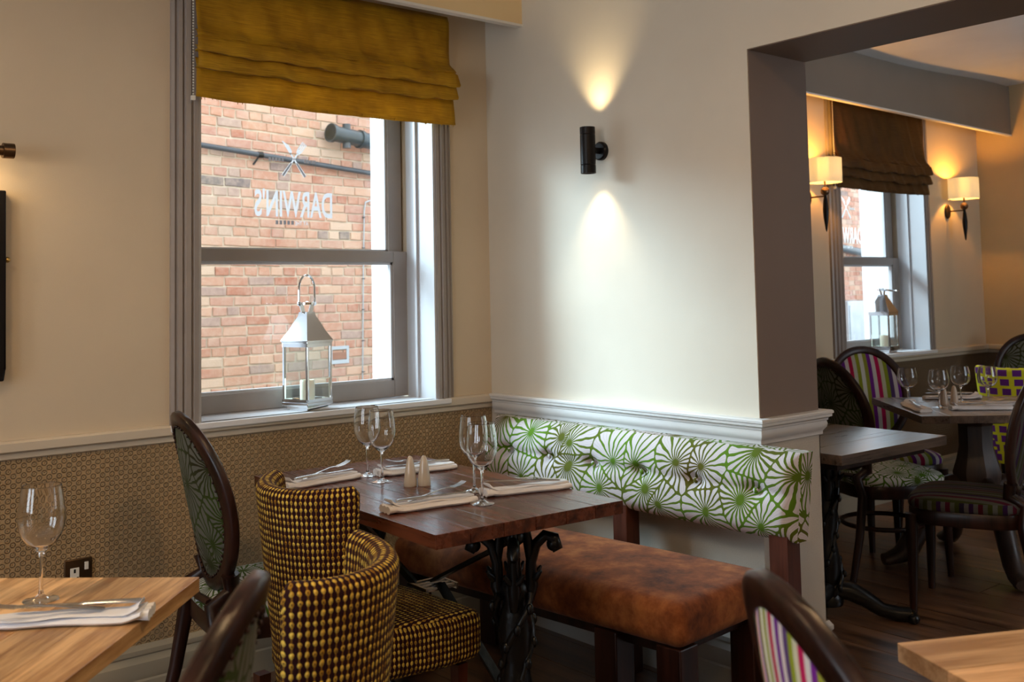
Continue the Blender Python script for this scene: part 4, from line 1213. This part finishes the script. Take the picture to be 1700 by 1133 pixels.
def napkin_mb(L_=.265, W_=.074, seed=1):
    b = MB(); rr = random.Random(seed); n = 26
    for lay in range(2):
        L = []
        h0 = (.0005, .0135)[lay]; th = (.0130, .0040)[lay]
        for i in range(n + 1):
            q = i / n; x = -L_ / 2 + L_ * q + (.004 * lay if i == 0 else 0)
            e = max(0, .10 - q) / .10
            w0 = (W_ / 2) * (1 - .30 * lay) * (1 - .25 * max(0, q - .85) / .15) + .003 * sin(q * 9 + lay)
            off = .003 * sin(q * 5 + lay * 2 + seed) + .006 * lay
            lift = .006 * e * (1.2 + lay) + .002 * sin(q * 11 + lay + seed) * (lay > 0)
            l = []
            for k in range(12):
                a = 2 * PI * k / 12
                cx, sx = cos(a), sin(a)
                px = (abs(cx) ** .6) * (1 if cx > 0 else -1); pz = (abs(sx) ** .8) * (1 if sx > 0 else -1)
                ripple = .003 * e * sin(px * 9 + lay)
                z = h0 + th / 2 + pz * th / 2 * (1 + .4 * (px < -.6)) + max(0, lift) + ripple
                l.append((x, off + px * w0, max(.0002, z)))
            L.append(l)
        b.rings(L)
    for k in range(3):                                      # gathered folds at one end
        L = []
        for i in range(7):
            q = i / 6; x = -L_ / 2 - .012 + .04 * q
            l = [(x, -.022 + k * .020 + .013 * cos(2 * PI * j / 10), max(.0002, .011 + .0105 * sin(2 * PI * j / 10) * (1 - .5 * q))) for j in range(10)]
            L.append(l)
        b.rings(L)
    return b
def fork_mb():
    b = MB(); L = []
    for x, w_, z, th in ((-.095, .006, .0020, .0022), (-.085, .0095, .0022, .0025), (-.06, .0075, .003, .0025), (-.02, .0042, .0060, .0025), (.02, .0034, .0085, .0024), (.035, .0050, .0080, .0020), (.045, .0105, .0062, .0018), (.056, .0120, .0050, .0016)):
        L.append([(x, -w_, z), (x, -w_ * .6, z - th / 2), (x, w_ * .6, z - th / 2), (x, w_, z), (x, w_ * .6, z + th / 2), (x, -w_ * .6, z + th / 2)])
    b.rings(L)
    for k in range(4):
        y = -.0096 + .0064 * k
        b.tube([(.054, y, .0050), (.075, y * .98, .0060), (.092, y * .96, .0095), (.101, y * .95, .013)], [.0021, .0019, .0016, .0008], 6, flat=.6)
    return b
def knife_mb():
    b = MB(); L = []
    for x, w_, z, th in ((-.11, .006, .004, .006), (-.10, .0085, .0045, .008), (-.06, .0075, .005, .0085), (-.01, .0060, .005, .0075), (.0, .0065, .005, .006), (.005, .0085, .0048, .0026), (.06, .0098, .0045, .0022), (.10, .0080, .0042, .0018), (.118, .0020, .004, .0012)):
        L.append([(x, w_ * cos(2 * PI * k / 8), z + th / 2 * sin(2 * PI * k / 8)) for k in range(8)])
    b.rings(L); return b
def setting(x, y, rz, where, white=False, tilt=.0, z=.75, fo=(.02, .010), ko=(.0, -.010), fr=.0, kr=.0, flip=False):
    g = 'place settings'
    nm = 'white' if white else 'cream'
    ob('napkin', napkin_mb, M['linenw'] if white else M['linen'], None, (x, y, z), (0, 0, rz), smooth=55, key='napkin' + nm, label='folded %s napkin %s' % (nm, where), cat='napkin', group='folded napkins')
    def at(o): return (x + o[0] * cos(rz) - o[1] * sin(rz), y + o[0] * sin(rz) + o[1] * cos(rz), z + .0215)
    ob('fork', fork_mb, M['steel'], None, tuple(a + b for a, b in zip(at(fo), (0, 0, .009))), (0, -.10, rz + fr), smooth=50, key='fork', label='steel fork on the napkin ' + where, cat='fork', group='forks on napkins')
    ob('knife', knife_mb, M['steel'], None, tuple(a + b for a, b in zip(at(ko), (0, 0, .004))), (0, 0, rz + kr), smooth=50, key='knife', label='steel knife on the napkin ' + where, cat='knife', group='knives on napkins')
def seg(a, c): return ((a[0] + c[0]) / 2, (a[1] + c[1]) / 2, math.atan2(c[1] - a[1], c[0] - a[0]))
x, y, r = seg((1.47, 2.858), (1.742, 2.888)); setting(x, y, r, 'at the left back corner of the dark table', fr=.10, kr=.04)
x, y, r = seg((1.805, 2.845), (2.06, 2.80)); setting(x, y, r, 'at the back right of the dark table behind the shakers', fo=(-.02, .012), fr=PI + .3, kr=PI)
x, y, r = seg((1.508, 2.350), (1.780, 2.320)); setting(x, y, r, 'at the front left of the dark table', fr=.12, kr=-.05)
x, y, r = seg((1.842, 2.341), (2.098, 2.276)); setting(x, y, r, 'at the front right of the dark table by the bench', fo=(.03, -.005), ko=(-.01, .014), fr=PI + .05, kr=PI - .45)
x, y, r = seg((.71, 1.895), (.46, 2.055)); setting(x, y, r, 'on the left oak table', True, fo=(.03, .020), ko=(-.02, -.008), fr=.2, kr=.02)
for (x, y, r, wh) in ((4.545, 2.50, -2.34, 'nearest the green chair on the far table'), (4.72, 2.275, -.8, 'at the near edge of the far table'), (5.06, 2.60, 2.37, 'at the back of the far table'), (4.98, 2.25, 2.3, 'at the right of the far table')):
    setting(x, y, r, wh, fr=.1, kr=-.1)
